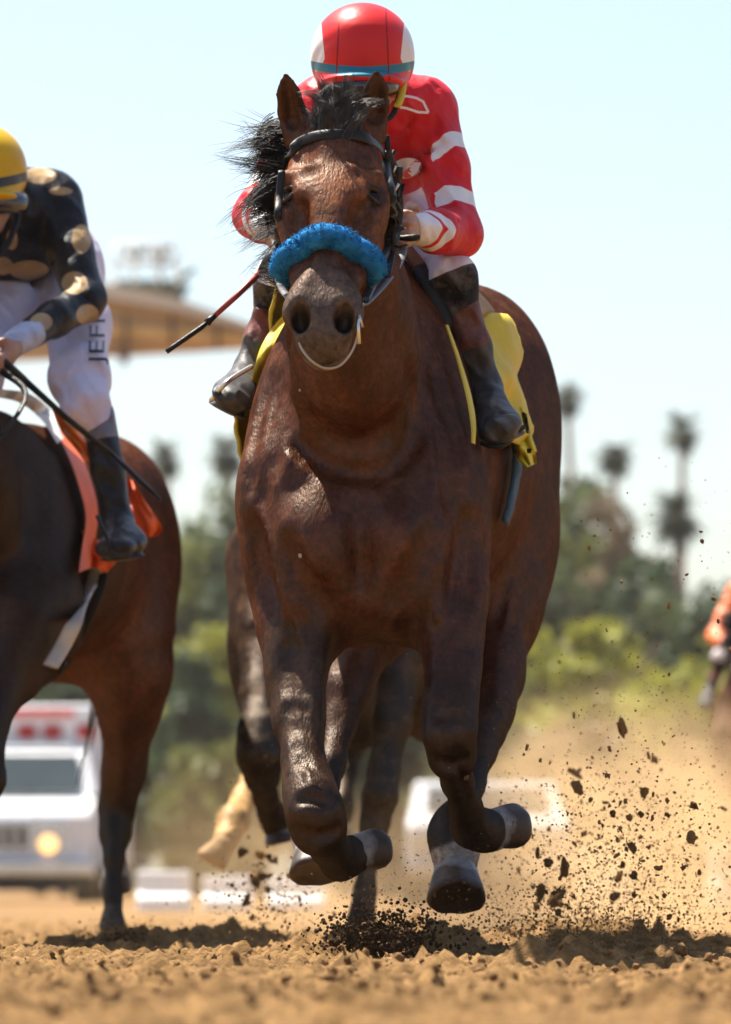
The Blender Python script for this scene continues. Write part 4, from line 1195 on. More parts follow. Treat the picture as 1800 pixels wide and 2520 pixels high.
skin_sheet(S2, "front_edge", M_ORANGE, CLOTH2, [(138, 1062), (168, 1120), (193, 1190), (212, 1270), (202, 1350), (194, 1410)], [(162, 1056), (196, 1110), (224, 1180), (242, 1260), (234, 1340), (232, 1395)], .03)
skin_sheet(S2, "pad_edge", M_PAD2, CLOTH2, [(-20, 975), (50, 992), (105, 1036), (142, 1092)], [(-10, 956), (70, 968), (128, 1012), (168, 1070)], .03)
sheet("loose_corner", M_ORANGE, CLOTH2, [(312, 1175), (318, 1235), (330, 1290), (345, 1325)], [(330, 1185), (362, 1240), (398, 1295), (392, 1318)], 17.75, ripple=.05, seed=14)
sheet("loose_fold", M_ORANGE_L, CLOTH2, [(125, 1000), (150, 1060), (190, 1110), (225, 1160)], [(150, 1005), (185, 1050), (218, 1095), (236, 1140)], 17.1, ripple=.05, seed=15)
sheet("lower_edge", M_ORANGE, CLOTH2, [(195, 1300), (205, 1350), (215, 1390)], [(300, 1370), (285, 1385), (262, 1410)], 17.45, ripple=.04, seed=16)
GIRTH2 = None
M_WGIRTH = plain("white_girth", (.60, .56, .50), .8, .15, bmp=.3, dirt=(.3, .22, .14))
pts = trace(S2, [(250, 1330), (240, 1390), (222, 1450), (190, 1520), (155, 1590), (125, 1640)], .035, 17.5)
b = MB(); b.tube(pts, .026, 10, True, .28, up=(-.3, -1, .1)); g2 = b.build("girth", M_WGIRTH, None)
tag(g2, "broad white girth band round the dark horse's belly at the left", "girth")
pts = trace(S2, [(262, 1370), (250, 1440), (222, 1510), (180, 1600), (150, 1650)], .032, 17.5)
b = MB(); b.tube(pts, .016, 10, True, .28, up=(-.3, -1, .1)); g3 = b.build("overgirth", M_LEATHER, None)
tag(g3, "narrow black strap beside the white girth of the dark horse", "strap")
SADDLE2 = thing("saddle", "small black racing saddle under the rider in black and tan dots", "saddle", (-1.05, 17.9, 1.7))
b = MB(); b.add(*wrap2(17.75, 18.2, -26, 26, 8, 18, .05, .04)); b.build("seat", M_LEATHER, SADDLE2)

# ---- its rider
RIDER2 = thing("person", "jockey in black silks with tan dots, white breeches and yellow helmet", "person", (-1.05, 17.8, 1.8))
NAVY = (.006, .007, .011); TAN = (.40, .27, .13)
SR = Sculpt(grid_axis((-1.50, -.66, .0075)), grid_axis((16.4, 18.2, .013)), grid_axis((1.60, 2.56, .0075)))
SR.cone(P(-35, 520, 17.15), P(20, 620, 17.75), (.20, .15), (.17, .14), .05)
SR.cone(P(-180, 510, 17.2), P(105, 495, 17.2), (.095, .10), (.095, .10), .06, (0, 0, 1))
SR.ell(P(20, 590, 17.35), (.19, .2, .13), .05)
A2 = [P(135, 500, 17.2), P(210, 738, 17.0), P(35, 845, 16.62)]
SR.chain([(A2[0], (.090, .10)), (A2[0]*.5+A2[1]*.5, (.070, .075)), (A2[1], (.060, .062))], .03)
SR.chain([(A2[1], .060), (A2[1]*.55+A2[2]*.45, .052), (A2[2], .040)], .03, (0, 0, 1))
A3 = [P(-215, 510, 17.2), P(-290, 765, 17.0), P(-120, 855, 16.62)]
SR.chain([(A3[0], (.090, .10)), (A3[1], .062), (A3[2], .040)], .03)
for a_, b_ in ((P(60, 560, 16.98), P(120, 680, 17.1)), (P(90, 540, 17.0), P(135, 640, 17.05)), (P(150, 740, 16.9), P(215, 735, 16.92)), (P(40, 620, 17.0), P(110, 700, 17.1))):
    SR.cone(a_, b_, .010, .006, .02, sub=True)
M_DOTS = masked_mat("black_dotted_silk", [("dots", TAN), ("cuff", (.50, .54, .68))], NAVY, .45, .2, 26, .6, dirt=(.035, .032, .032), dirt_lo=.45, dirt_hi=.8)
jk2, VR = SR.build("jacket", M_DOTS, RIDER2, 2, cloth_fold)
px2 = 900 + VR[:, 0]*14000/VR[:, 1]; py2 = HOR - (VR[:, 2]-EYE)*14000/VR[:, 1]
dots = np.full(len(VR), -1.0)
for cx, cy, rx, ry in ((98, 432, 42, 20), (201, 588, 24, 36), (184, 696, 32, 28), (216, 775, 28, 26), (102, 792, 28, 22), (72, 665, 48, 24), (8, 655, 24, 22), (30, 590, 14, 26), (150, 470, 30, 10), (-60, 600, 30, 30), (-160, 540, 30, 34), (-130, 700, 30, 30)):  # the first spot is a shoulder highlight painted in with the dots
    dots = np.maximum(dots, 1 - np.sqrt(((px2-cx)/rx)**2 + ((py2-cy)/ry)**2))
val_attr(jk2, "dots", dots)
ax = (A2[2]-A2[1])/np.linalg.norm(A2[2]-A2[1])
val_attr(jk2, "cuff", np.where(py2 > 790, (VR-A2[1]) @ ax - .74*np.linalg.norm(A2[2]-A2[1]), -1))
SB2 = Sculpt(grid_axis((-1.32, -.92, .007)), grid_axis((16.3, 17.4, .01)), grid_axis((1.60, 2.50, .007)))
SB2.ell(P(-40, 480, 16.85), (.088, .11, .12), .03); SB2.cone(P(-40, 520, 16.8), P(-40, 570, 16.76), (.065, .06), (.045, .04), .03)
SB2.cone(P(-40, 520, 16.95), P(-38, 560, 17.2), .066, .08, .03); SB2.ell(P(-40, 520, 16.71), (.014, .02, .028), .012)
SB2.ell(P(52, 490, 16.86), (.012, .026, .038), .01)
hand(SB2, P(38, 858, 16.62), P(-8, 905, 16.5), (.4, -.1, 1), (-.5, -1, -.4), 1.05)
hand(SB2, P(-118, 858, 16.62), P(-80, 905, 16.5), (-.4, -.1, 1), (.5, -1, -.4), 1.05)
SB2.build("body", M_SKIN, RIDER2, 1)
b = MB(); b.tube([P(-40 + 92*math.sin(a), 500, 16.85 - .125*math.cos(a)) for a in np.linspace(-1.3, 1.3, 13)], .034, 10, True, 1, up=(0, 0, 1)); b.build("goggles", M_GOGGLE, RIDER2)
b = MB(); b.tube(smooth_path([P(50, 440, 16.85), P(46, 520, 16.82), P(20, 600, 16.76), P(-20, 640, 16.74)], 5), .010, 8, True, .4); b.build("chin_strap", M_LEATHER, RIDER2)
SH2 = Sculpt(grid_axis((-1.33, -.95, .007)), grid_axis((16.55, 17.15, .01)), grid_axis((2.1, 2.55, .007)))
HC2 = P(-42, 412, 16.86)
SH2.ell(HC2, (.126, .155, .128), .01); SH2.cone(P(-42, 440, 16.84), P(-42, 456, 16.83), (.126, .15), (.115, .14), .03)
SH2.ell(P(-42, 484, 16.74), (.104, .10, .02), .015); SH2.cone(P(-42, 540, 16.86), P(-42, 505, 16.86), .1, .1, .01, sub=True)
M_YHELM = masked_mat("yellow_helmet_cover", [("band", (.05, .06, .075))], (.60, .36, .008), .38, .08, 30, .15)
hm2, VH2 = SH2.build("helmet", M_YHELM, RIDER2, 2)
L2 = VH2-HC2; val_attr(hm2, "band", .015 - np.abs(L2[:, 2] + .050 - .22*(L2[:, 1]+.06) - .1*np.abs(L2[:, 0])))
SP2 = Sculpt(grid_axis((-1.45, -.70, .0075)), grid_axis((16.3, 18.3, .013)), grid_axis((1.30, 2.30, .0075)))
SP2.ell(P(40, 700, 17.75), (.20, .2, .16), .05); SP2.ell(P(150, 650, 17.8), (.13, .16, .15), .05)
SP2.chain([(P(150, 690, 17.75), (.13, .14)), (P(190, 800, 17.3), (.098, .10)), (P(196, 930, 16.95), (.085, .085)), (P(212, 1000, 16.85), (.066, .066)), (P(238, 1035, 16.85), .050)], .05)
SP2.chain([(P(-60, 690, 17.75), (.13, .14)), (P(5, 760, 17.4), (.10, .10)), (P(-70, 930, 16.95), .085), (P(-110, 1000, 16.85), .066), (P(-130, 1035, 16.85), .05)], .05)
M_BREECH2 = masked_mat("pale_breeches", [], (.66, .60, .70), .7, .06, 26, .6, dirt=(.5, .42, .42), dirt_lo=.55, dirt_hi=.85)
pb2, VP2 = SP2.build("breeches", M_BREECH2, RIDER2, 2, cloth_fold)
# lettering running up the thigh
SP2.F -= .014
tc = bpy.data.curves.new("lettering", 'FONT'); tc.body = "JEFF"; tc.resolution_u = 3
to = bpy.data.objects.new("lettering_source", tc); COLL.objects.link(to)
bpy.context.view_layer.update()
tm = bpy.data.meshes.new_from_object(to.evaluated_get(bpy.context.evaluated_depsgraph_get()))
COLL.objects.unlink(to); bpy.data.objects.remove(to)
tv = np.array([v.co[:] for v in tm.vertices]); tf = [tuple(p.vertices) for p in tm.polygons]
tv[:, 0] /= tv[:, 0].max(); tv[:, 1] /= max(tv[:, 1].max(), 1e-6)
V = []
for x, y, _ in tv:
    px, py = 256 - 38*y + 4*x, 893 - 128*x
    q = SP2.see(px, py, .003, 16.2, 18.2); V.append(q if q is not None else P(px, py, 17.1))
b = MB(); b.add(V, tf); b.build("lettering", M_LEATHER, pb2, smooth=False)
M_BOOT2 = masked_mat("black_boot", [("top", (.16, .17, .22))], (.022, .024, .030), .42, .3, 30, .4, dirt=(.05, .048, .048), dirt_lo=.5, dirt_hi=.75)
boot("boot", P(240, 1020, 16.85), P(292, 1285, 16.85), P(300, 1342, 16.68), (1, -.25, .06), .16, RIDER2, (-.98, 16.3, 1.0), (-.55, 17.2, 1.75), M_BOOT2, rf=(.066, .036), r0=.052, r1=.042, toe=(.3, -1, -.1), top_len=.075)
boot("boot", P(-130, 1020, 16.85), P(-190, 1285, 16.85), P(-200, 1342, 16.68), (1, .25, -.06), .16, RIDER2, (-1.5, 16.3, 1.0), (-1.0, 17.2, 1.75), M_BOOT2, rf=(.066, .036), r0=.052, r1=.042, toe=(-.3, -1, -.1), top_len=.075)
b = MB(); b.tube(smooth_path([P(240, 1270, 16.6), P(262, 1320, 16.55), P(275, 1362, 16.55), P(320, 1368, 16.5)], 6), .006, 8); b.build("stirrup_iron", M_LEATHER, SADDLE2)
WHIP2 = thing("whip", "long black riding whip slanting across the dark horse's flank", "whip", P(0, 890, 16.5))
b = MB(); b.tube([P(-25, 868, 16.5), P(10, 890, 16.5), P(60, 935, 16.55)], .012, 10); b.build("handle", M_LEATHER, WHIP2)
b = MB(); b.tube([P(60, 935, 16.55), P(160, 1025, 16.6), P(280, 1120, 16.7)], [.011, .009, .008], 10); b.build("shaft", M_LEATHER, WHIP2)
b = MB(); b.tube([P(275, 1115, 16.7), P(300, 1140, 16.7), P(370, 1205, 16.7), P(396, 1230, 16.7)], [.010, .019, .019, .010], 10, True, .4); b.build("flap", M_LEATHER, WHIP2)
BRIDLE2 = thing("bridle", "black leather bridle of the dark horse at the left edge", "bridle", hp(0, 0, .3) + O2)
b = MB()
b.tube([p + np.array(O2) for p in ring_on_head(.10, -100, 100, 17, .004)], .012, 8, True, .4); b.build("browband", M_LEATHER, BRIDLE2)
b = MB(); b.tube([p + np.array(O2) for p in ring_on_head(.40, -120, 120, 17, .004)], .014, 8, True, .4); b.build("noseband", M_LEATHER, BRIDLE2)
b = MB(); b.tube(smooth_path([hp(.07, -.13, .56) + O2, P(60, 990, 16.4), P(-5, 905, 16.5)], 6), .010, 8, True, .5); b.build("rein", M_LEATHER, BRIDLE2)

# ================================================================== the horse galloping close behind the leader
O3 = np.array([-.144, 5.0, -.15])
HORSE3 = thing("horse", "dark dusty horse galloping right behind the leading bay, only its legs showing", "horse", (-.1, 20, 0))
S3 = Sculpt(grid_axis((-.70, .60, .012)), grid_axis((17.8, 21.9, .024)), grid_axis((-.05, 2.2, .012)))
sculpt_trunk(S3, O3); sculpt_head(S3, O3)
limb(S3, [(P(625, 1380, 19.3), (.10, .15)), (P(640, 1560, 19.1), (.075, .10)), (P(642, 1720, 18.9), (.066, .075)), (P(642, 1800, 18.75), (.070, .07)), (P(642, 1855, 18.7), (.076, .075)), (P(645, 1910, 18.75), (.060, .06))], .04)
limb(S3, [(P(646, 1915, 18.78), .055), (P(655, 1965, 18.9), .040), (P(668, 2000, 19.0), .044), (P(678, 2030, 19.05), .050)], .03, .03)
limb(S3, [(P(1010, 1470, 19.1), (.10, .14)), (P(990, 1620, 18.95), (.074, .09)), (P(965, 1780, 18.85), (.062, .07)), (P(945, 1900, 18.8), (.052, .056)), (P(936, 1960, 18.75), (.058, .058)), (P(922, 2030, 18.75), (.048, .05)), (P(908, 2100, 18.75), (.036, .038)), (P(898, 2200, 18.72), .038), (P(890, 2260, 18.7), .044), (P(884, 2315, 18.66), .042)], .03)
limb(S3, [(np.array([.07, 15.75, 1.12]) + O3, (.13, .2)), (P(935, 1560, 21.2), (.10, .12)), (P(905, 1700, 21.1), (.062, .08)), (P(880, 1800, 21.1), .055), (P(855, 1900, 21), .034), (P(838, 1985, 20.9), .044), (P(835, 2020, 20.9), .045)], .04)
limb(S3, [(np.array([.375, 15.75, 1.12]) + O3, (.13, .2)), (P(760, 1600, 21.4), (.10, .12)), (P(690, 1800, 21.6), (.066, .08)), (P(640, 1890, 21.5), .058), (P(600, 1965, 21.3), .042), (P(575, 2020, 21.1), .056), (P(555, 2070, 21.0), .05)], .04)
b3, V3 = S3.build("body", M_COAT_DUSTY, HORSE3, 2, fine_coat)
C3 = coat_colors(V3, O3, body=(.026, .010, .005), legs=(.0055, .0042, .0035), leg_z=(.7, 1.3))
d, t = seg_dist(V3, P(660, 1850, 21.5), P(555, 2080, 21)); m = (1-sstep(.08, .1, d))[:, None]
C3 = C3*(1-m) + np.array((.30, .19, .08))*m  # golden light of the dusty air put into this leg's colour
col_attr(b3, "coat", C3)
hoof(HORSE3, P(682, 2036, 19.06), (.25, .1, -1), (0, -1, .1), .050, .052)
hoof(HORSE3, P(884, 2312, 18.66), (0, -.2, -1), (0, -1, .2), .055, .06)
hoof(HORSE3, P(835, 2025, 20.9), (-.1, .3, -1), (0, -1, .2), .052, .08)
hoof(HORSE3, P(552, 2078, 20.98), (-.6, -.2, -1), (-.6, -1, .6), .055, .085, plain("dust_lit_hoof", (.26, .16, .07), .9, .3))  # hoof painted the same dust-lit gold as its leg
strands("tail", M_MANE, HORSE3, locks(20, lambda rg: np.array([.25, 16.42, 1.6]) + O3 + rg.normal(0, .02, 3), (.5, .8), lambda rg, p: np.array([0, .6, -.8]), .25, 28, spread=.03), width=.004)

# ================================================================== the far horse and rider at the picture's right edge
O4 = np.array([2.68, 24.4, 0.0])
def recolour(o, m):
    for s_ in o.material_slots:
        s_.link = 'OBJECT'; s_.material = m
M_ORSILK = plain("orange_silk", (.75, .16, .03), .5, .15, bmp=.3)
M_PALE = plain("white_fleece", (.66, .60, .58), .9, .15, bmp=.4)
def copy_thing(root, label, off, mats):
    r = root.copy(); COLL.objects.link(r); r.location = root.location + Vector(off)*G
    r["label"] = label
    for ch in list(root.children):
        c = ch.copy(); COLL.objects.link(c); c.parent = r
        if ch.name.split('.')[0] in mats: recolour(c, mats[ch.name.split('.')[0]])
        for gr in ch.children:
            if gr.name.startswith(("badge", "chest", "shoulder")): continue
            d_ = gr.copy(); COLL.objects.link(d_); d_.parent = c
    return r
copy_thing(HORSE, "blurred brown racehorse far back at the picture's right edge", O4, {"body": M_COAT})
copy_thing(JOCKEY, "blurred far jockey in orange at the picture's right edge", O4, {"jacket": M_ORSILK, "helmet": M_ORSILK})
copy_thing(ROLL, "white fleece noseband of the far horse at the right edge", O4, {"roll": M_PALE, "fleece_pile": M_PALE})
# ================================================================== track
def sand_mat(name, far=False):
    m, nt, bs, out = new_mat(name)
    n1 = noise_node(nt, 2.2 if not far else 0.15, 6, .65); n2 = noise_node(nt, 26 if not far else 2.0, 8, .75)
    c1 = ramp(nt, n1.outputs[0], [(.3, (.175, .097, .036)), (.7, (.285, .165, .066))]).outputs[0]
    c2 = ramp(nt, n2.outputs[0], [(.32, (.38, .35, .31)), (.60, (1.25, 1.25, 1.22))]).outputs[0]
    c = mix(nt, 1.0, c1, c2, 'MULTIPLY')
    nt.links.new(c, bs.inputs["Base Color"])
    bs.inputs["Roughness"].default_value = .95; bs.inputs["Specular IOR Level"].default_value = .15
    nb = noise_node(nt, 90 if not far else 4, 8, .7); bump(nt, bs, nb.outputs[0], .8, .012)
    return m
M_SAND = sand_mat("track_sand"); M_SAND_FAR = sand_mat("far_sand", True)
MOUNDS = []   # (x, y, height, radius)
def mound_px(px, Y, h, r, ry=None): MOUNDS.append((P(px, 2300, Y)[0], Y, h, r, ry or r))
mound_px(295, 17.9, .045, .10); mound_px(360, 17.5, .025, .15); mound_px(470, 17.0, .015, .2)
mound_px(900, 14.9, .05, .22); mound_px(980, 14.7, .05, .2); mound_px(1060, 14.6, .035, .2)
mound_px(1420, 12.9, .030, .12); mound_px(1330, 13.0, .018, .2); mound_px(1560, 13.2, .02, .25); mound_px(80, 13.5, .012, .5); mound_px(640, 14.2, .015, .3)
mound_px(1250, 16.5, .05, .3); mound_px(1600, 16, .045, .4); mound_px(560, 18, .05, .3); mound_px(1450, 18.5, .06, .4)
def height(x, y):
    h = .022*(vnoise(x*1.7, y*1.2, 0, 31)-.5) + .030*(vnoise(x*6, y*5, 0, 32)-.5)
    c = vnoise(x*17, y*15, 0, 33); h = h + .030*np.maximum(c-.55, 0)**1.1*2.4
    c = vnoise(x*40, y*36, 0, 34); h = h + .050*np.maximum(c-.45, 0)
    h = h + .015*(vnoise(x*95, y*80, 0, 35)-.5)
    for mx, my, mh, r, ry in MOUNDS:
        h = h + mh*np.exp(-(((x-mx)/r)**2 + ((y-my)/ry)**2))*(0.55 + .9*vnoise(x*22, y*20, 0, 36))
    return h
ys = grid_axis((6.6, 8.0, .02), (8.0, 16.0, .0125), (16.0, 20, .022), (20.0, 30.0, .06))
xs = grid_axis((-3.2, -1.55, .05), (-1.55, 1.55, .0155), (1.55, 3.2, .05))
XX, YY = np.meshgrid(xs, ys)
fade = sstep(0, .6, np.minimum(np.minimum(XX+3.2, 3.2-XX), np.minimum(YY-6.6, (30-YY)/3)))
ZZ = height(XX, YY)*fade - .006*(1-fade)
nyy, nxx = XX.shape
idx = np.arange(nyy*nxx).reshape(nyy, nxx)
Q = np.stack([idx[:-1, :-1], idx[:-1, 1:], idx[1:, 1:], idx[1:, :-1]], -1).reshape(-1, 4)
tr = mesh_fast("track_surface", np.stack([XX.ravel(), YY.ravel(), ZZ.ravel()], 1), Q, M_SAND)
tag(tr, "churned tan dirt of the racetrack under the horses", None, None, "structure")
b = MB(); n = 40
gx = np.concatenate([np.linspace(-900, -40, 8), np.linspace(-30, 30, 13), np.linspace(40, 900, 8)]); gy = np.concatenate([np.linspace(-30, 90, 25), np.linspace(110, 2500, 12)])
V = [(x, y, -.022) for y in gy for x in gx]; nx = len(gx)
b.add(V, [(i*nx+j, i*nx+j+1, (i+1)*nx+j+1, (i+1)*nx+j) for i in range(len(gy)-1) for j in range(nx-1)])
g = b.build("ground", M_SAND_FAR, None); tag(g, "flat sandy ground reaching the horizon", None, None, "structure")

# loose crumbs of earth lying on the track (uncountable)
def clod_mesh(seed, sub=2, rough=.45):
    bm = bmesh.new(); bmesh.ops.create_icosphere(bm, subdivisions=sub, radius=1.0)
    rg = np.random.default_rng(seed); st = rg.uniform(.6, 1.25, 3)
    V = np.array([v.co[:] for v in bm.verts]); F = np.array([[v.index for v in f.verts] for f in bm.faces]); bm.free()
    n = vnoise(V[:, 0]*1.6+seed*7, V[:, 1]*1.6, V[:, 2]*1.6, seed) + .5*vnoise(V[:, 0]*4+seed*3, V[:, 1]*4, V[:, 2]*4, seed+9)
    return V*(1-rough*.8 + rough*1.3*(n-.3))[:, None]*st, F
M_CLOD = plain("earth_clod", (.15, .082, .033), .95, .35, 60, bmp=.7, bscale=160, spec=.1)
M_CLOD_PALE = plain("pale_earth_clod", (.26, .150, .06), .95, .35, 60, bmp=.7, bscale=160, spec=.1)
M_CRUMB = plain("earth_crumbs", (.18, .10, .04), .95, .35, 40, bmp=.6, bscale=160, spec=.1)
def scatter(name, mat, pts, sizes, seed, sub=1, parent=None):
    rg = np.random.default_rng(seed)
    kinds = [clod_mesh(seed*10+i, sub) for i in range(6)]
    VV = []; FF = []; n0 = 0
    for p, s_ in zip(pts, sizes):
        v, f = kinds[rg.integers(6)]
        q = rg.normal(0, 1, 4); q /= np.linalg.norm(q); w, x, y, z = q
        R = np.array([[1-2*(y*y+z*z), 2*(x*y-z*w), 2*(x*z+y*w)], [2*(x*y+z*w), 1-2*(x*x+z*z), 2*(y*z-x*w)], [2*(x*z-y*w), 2*(y*z+x*w), 1-2*(x*x+y*y)]])
        VV.append((v*s_) @ R.T + p); FF.append(f+n0); n0 += len(v)
    return mesh_fast(name, np.concatenate(VV), np.concatenate(FF), mat, parent, smooth=False)
rg = np.random.default_rng(77)
n = 11000
y = 8.2 + 12*rg.random(n)**1.3; x = rg.uniform(-1, 1, n)*(.075*y+.15)
s_ = .003 + .010*rg.random(n)**3 + .012*(rg.random(n) < .02)
z = height(x, y) + s_*.25
o = scatter("loose_dirt", M_CRUMB, np.stack([x, y, z], 1), s_, 3)
tag(o, "loose crumbs of dirt lying on the churned track", None, None, "stuff")
# ================================================================== background: trees, palms, stand, vehicles, rails
def leaf_mat(name, col, var=.35):
    m, nt, bs, out = new_mat(name)
    n = noise_node(nt, .55, 5, .7)
    c = ramp(nt, n.outputs[0], [(.3, tuple(x*(1-var) for x in col)), (.7, tuple(x*(1+var) for x in col))]).outputs[0]
    nt.links.new(c, bs.inputs["Base Color"]); bs.inputs["Roughness"].default_value = .6; bs.inputs["Specular IOR Level"].default_value = .25
    tr = nt.nodes.new("ShaderNodeBsdfTranslucent"); nt.links.new(c, tr.inputs[0])
    ms = nt.nodes.new("ShaderNodeMixShader"); ms.inputs[0].default_value = .3
    nt.links.new(bs.outputs[0], ms.inputs[1]); nt.links.new(tr.outputs[0], ms.inputs[2]); nt.links.new(ms.outputs[0], out.inputs[0])
    return m
LEAF = {"grey": leaf_mat("grey_green_leaf", (.095, .125, .052)), "olive": leaf_mat("olive_leaf", (.155, .17, .042)), "dark": leaf_mat("dark_leaf", (.05, .082, .034)), "bright": leaf_mat("yellow_green_leaf", (.29, .29, .045)), "brown": leaf_mat("brownish_leaf", (.17, .125, .07)), "palm": leaf_mat("palm_leaf", (.035, .05, .026))}
M_BARK = plain("bark", (.12, .085, .06), .9, .3, 3, bmp=.8, bscale=12)
def tree(name, label, px, Y, top, width, kind, group, bottom=.12, seed=0, n=1500, squash=1.0):
    """px = picture column of the trunk, top = picture row of the crown's top, width in pixels"""
    rg = np.random.default_rng(seed)
    s = Y/14000.0; H = EYE + (HOR-top)*s; R = width*1.5*s/2; x0 = (px-900)*s
    root = thing(name, label, "tree", (x0, Y, 0), group)
    b = MB(); tips = []
    lean = rg.normal(0, .03*H, 2)
    b.tube([np.array([x0, Y, -.3]), np.array([x0+lean[0]*.3, Y+lean[1]*.3, H*.25]), np.array([x0+lean[0], Y+lean[1], H*.75])], [H*.028, H*.022, H*.008], 8)
    for i in range(7):
        a = rg.uniform(0, 6.28); z0 = H*rg.uniform(.2, .6); L = R*rg.uniform(.5, .95)
        p0 = np.array([x0+lean[0]*z0/H, Y+lean[1]*z0/H, z0]); p1 = p0 + np.array([math.cos(a)*L, math.sin(a)*L, H*rg.uniform(.1, .3)])
        b.tube([p0, (p0+p1)/2 + np.array([0, 0, H*.03]), p1], [H*.012, H*.008, H*.003], 6)
    b.build("trunk", M_BARK, root)
    # crown: clumps of leaf faces spread through the volume
    z0 = H*bottom; cz = (H+z0)/2; rz = (H-z0)/2
    V = []; F = []
    nc = 60
    cl = []
    for i in range(nc):
        d = rg.normal(0, 1, 3); d /= np.linalg.norm(d); r = rg.uniform(.45, .92)
        c = np.array([x0 + d[0]*R*r*(1-.25*max(0, d[2])), Y + d[1]*R*r, cz + d[2]*rz*r*squash]); cl.append((c, R*rg.uniform(.20, .36)))
    for k in range(n):
        c, r = cl[rg.integers(nc)]
        d = rg.normal(0, 1, 3); d /= np.linalg.norm(d)
        p = c + d*r*rg.random()**.4
        if p[2] < .1: p[2] = .1 + rg.random()*.3
        u = rg.normal(0, 1, 3); u /= np.linalg.norm(u); w = np.cross(u, rg.normal(0, 1, 3)); w /= np.linalg.norm(w)+1e-9
        l = R*rg.uniform(.07, .15); i0 = len(V)
        V += [p-u*l, p+w*l*.5, p+u*l, p-w*l*.5]; F.append((i0, i0+1, i0+2, i0+3))
    mesh_fast("crown", np.array(V), np.array(F), LEAF[kind], root, smooth=False)
    return root
M_PALMBARK = plain("palm_bark", (.30, .25, .19), .9, .2, 3, bmp=.5, bscale=12)
def palm(label, px, Y, top, base_px, seed, rad_px=46, group="palms above the trees"):
    rg = np.random.default_rng(seed); s = Y/14000.0
    R = rad_px*1.25*s; C = np.array([(px-900)*s, Y, EYE + (HOR-top-rad_px)*s]); x0 = (base_px-900)*s
    root = thing("palm_tree", label, "palm", (x0, Y, 0), group)
    b = MB(); b.tube(smooth_path([np.array([x0, Y, -.3]), np.array([x0*.6+C[0]*.4, Y, C[2]*.45]), C], 8), [.20 - .005*i for i in range(17)], 10); b.build("trunk", M_PALMBARK, root)
    V = []; F = []
    for i in range(80):
        a = rg.uniform(0, 6.28); el = rg.uniform(-1.2, 1.3); L = R*rg.uniform(.55, 1.25)
        d = np.array([math.cos(a)*math.cos(el), math.sin(a)*math.cos(el), math.sin(el)]); p = C.copy(); pts = [p]
        for j in range(6):
            d = d + np.array([0, 0, -.16]); d /= np.linalg.norm(d); p = p + d*L/6; pts.append(p)
        side = np.cross(d, (0, 0, 1)); side /= np.linalg.norm(side)+1e-9
        for j in range(1, 6):
            for sg in (-1, 1):
                for q in range(2):
                    t = q*.5; p0 = pts[j]*(1-t) + pts[j+1]*t; e = p0 + side*sg*R*.34*(1.1-abs(j-2.5)/4) + (pts[j+1]-pts[j])*.6 + np.array([0, 0, -R*.05])
                    w = (pts[j+1]-pts[j])*.4; i0 = len(V)
                    V += [p0, p0+w, e+w*.3, e]; F.append((i0, i0+1, i0+2, i0+3))
    mesh_fast("crown", np.array(V), np.array(F), LEAF["palm"], root, smooth=False)
    return root
palm("leaning palm with the highest crown, just right of the bay's rump", 1395, 205, 935, 1450, 1, 42)
palm("straight palm standing alone against the sky at the far right", 1680, 215, 1010, 1675, 2, 48)
palm("palm whose crown rises out of the trees right of the bay's rump", 1512, 195, 1065, 1520, 3, 50)
palm("low palm below the lone straight palm at the far right", 1665, 190, 1212, 1668, 4, 62)
palm("small palm left of the bay, above the dark horse's rump", 410, 205, 1078, 425, 5, 46)
palm("palm touching the leading bay's shoulder on the left", 560, 195, 1062, 566, 6, 52)
GT = "trees behind the track"
TREES = [(1320, 180, 1120, 330, "olive", "tall olive tree directly behind the bay's haunch"), (1420, 188, 1110, 300, "grey", "grey green tree under the leaning palm"),
    (1520, 176, 1160, 260, "brown", "brownish tree below the palm crown right of the bay"), (1245, 170, 1230, 300, "grey", "dull tree partly hidden by the bay's right hind leg"),
    (1590, 168, 1310, 260, "dark", "dark tree where the tree line steps down at right"), (1690, 160, 1420, 260, "grey", "low grey green tree under the lone palm"),
    (1790, 158, 1430, 240, "dark", "dark low tree behind the far jockey at the right edge"), (1500, 140, 1470, 330, "bright", "bright yellow green bushy tree right of the bay's hind leg"),
    (1680, 120, 1640, 320, "bright", "yellow green bush above the dust at right"), (1360, 150, 1560, 260, "olive", "olive bush low between hind leg and dust"), (1800, 130, 1560, 260, "olive", "olive bush under the far horse's rider"),
    (500, 180, 1190, 260, "grey", "grey green tree in the gap between the two horses"), (575, 188, 1120, 220, "grey", "pale tree against the leading bay's chest at left"), (440, 172, 1300, 220, "olive", "olive tree beside the dark horse's rump"),
    (520, 150, 1480, 240, "bright", "yellowish bush in the gap between the horses"), (470, 140, 1600, 220, "dark", "dark bush right of the dark horse's hind leg"), (640, 170, 1300, 260, "dark", "dark tree hidden behind the bay's chest"),
    (560, 120, 1780, 260, "olive", "low olive bush behind the black fore leg"), (300, 170, 1640, 330, "grey", "grey tree above the ambulance roof"), (100, 180, 1500, 380, "grey", "tree behind the dark horse's belly"), (160, 150, 1660, 260, "dark", "dark bush just above the ambulance"),
    (850, 165, 1400, 420, "grey", "tree behind the leading bay's legs"), (1050, 170, 1350, 360, "olive", "tree behind the bay's right fore leg"), (960, 130, 1700, 420, "dark", "dark bush seen between the bay's legs"), (1230, 125, 1760, 300, "grey", "grey bush behind the white truck"), (1430, 118, 1800, 300, "brown", "brownish bush fading into the dust at right"), (1600, 120, 1760, 280, "olive", "olive bush behind the flying dirt")]
for i, (px, Y, top, w, kind, lab) in enumerate(TREES):
    tree("bush" if top > 1550 else "tree", lab, px, Y, top, w, kind, GT, .05 if top > 1400 else .1, 100+i, 3400)

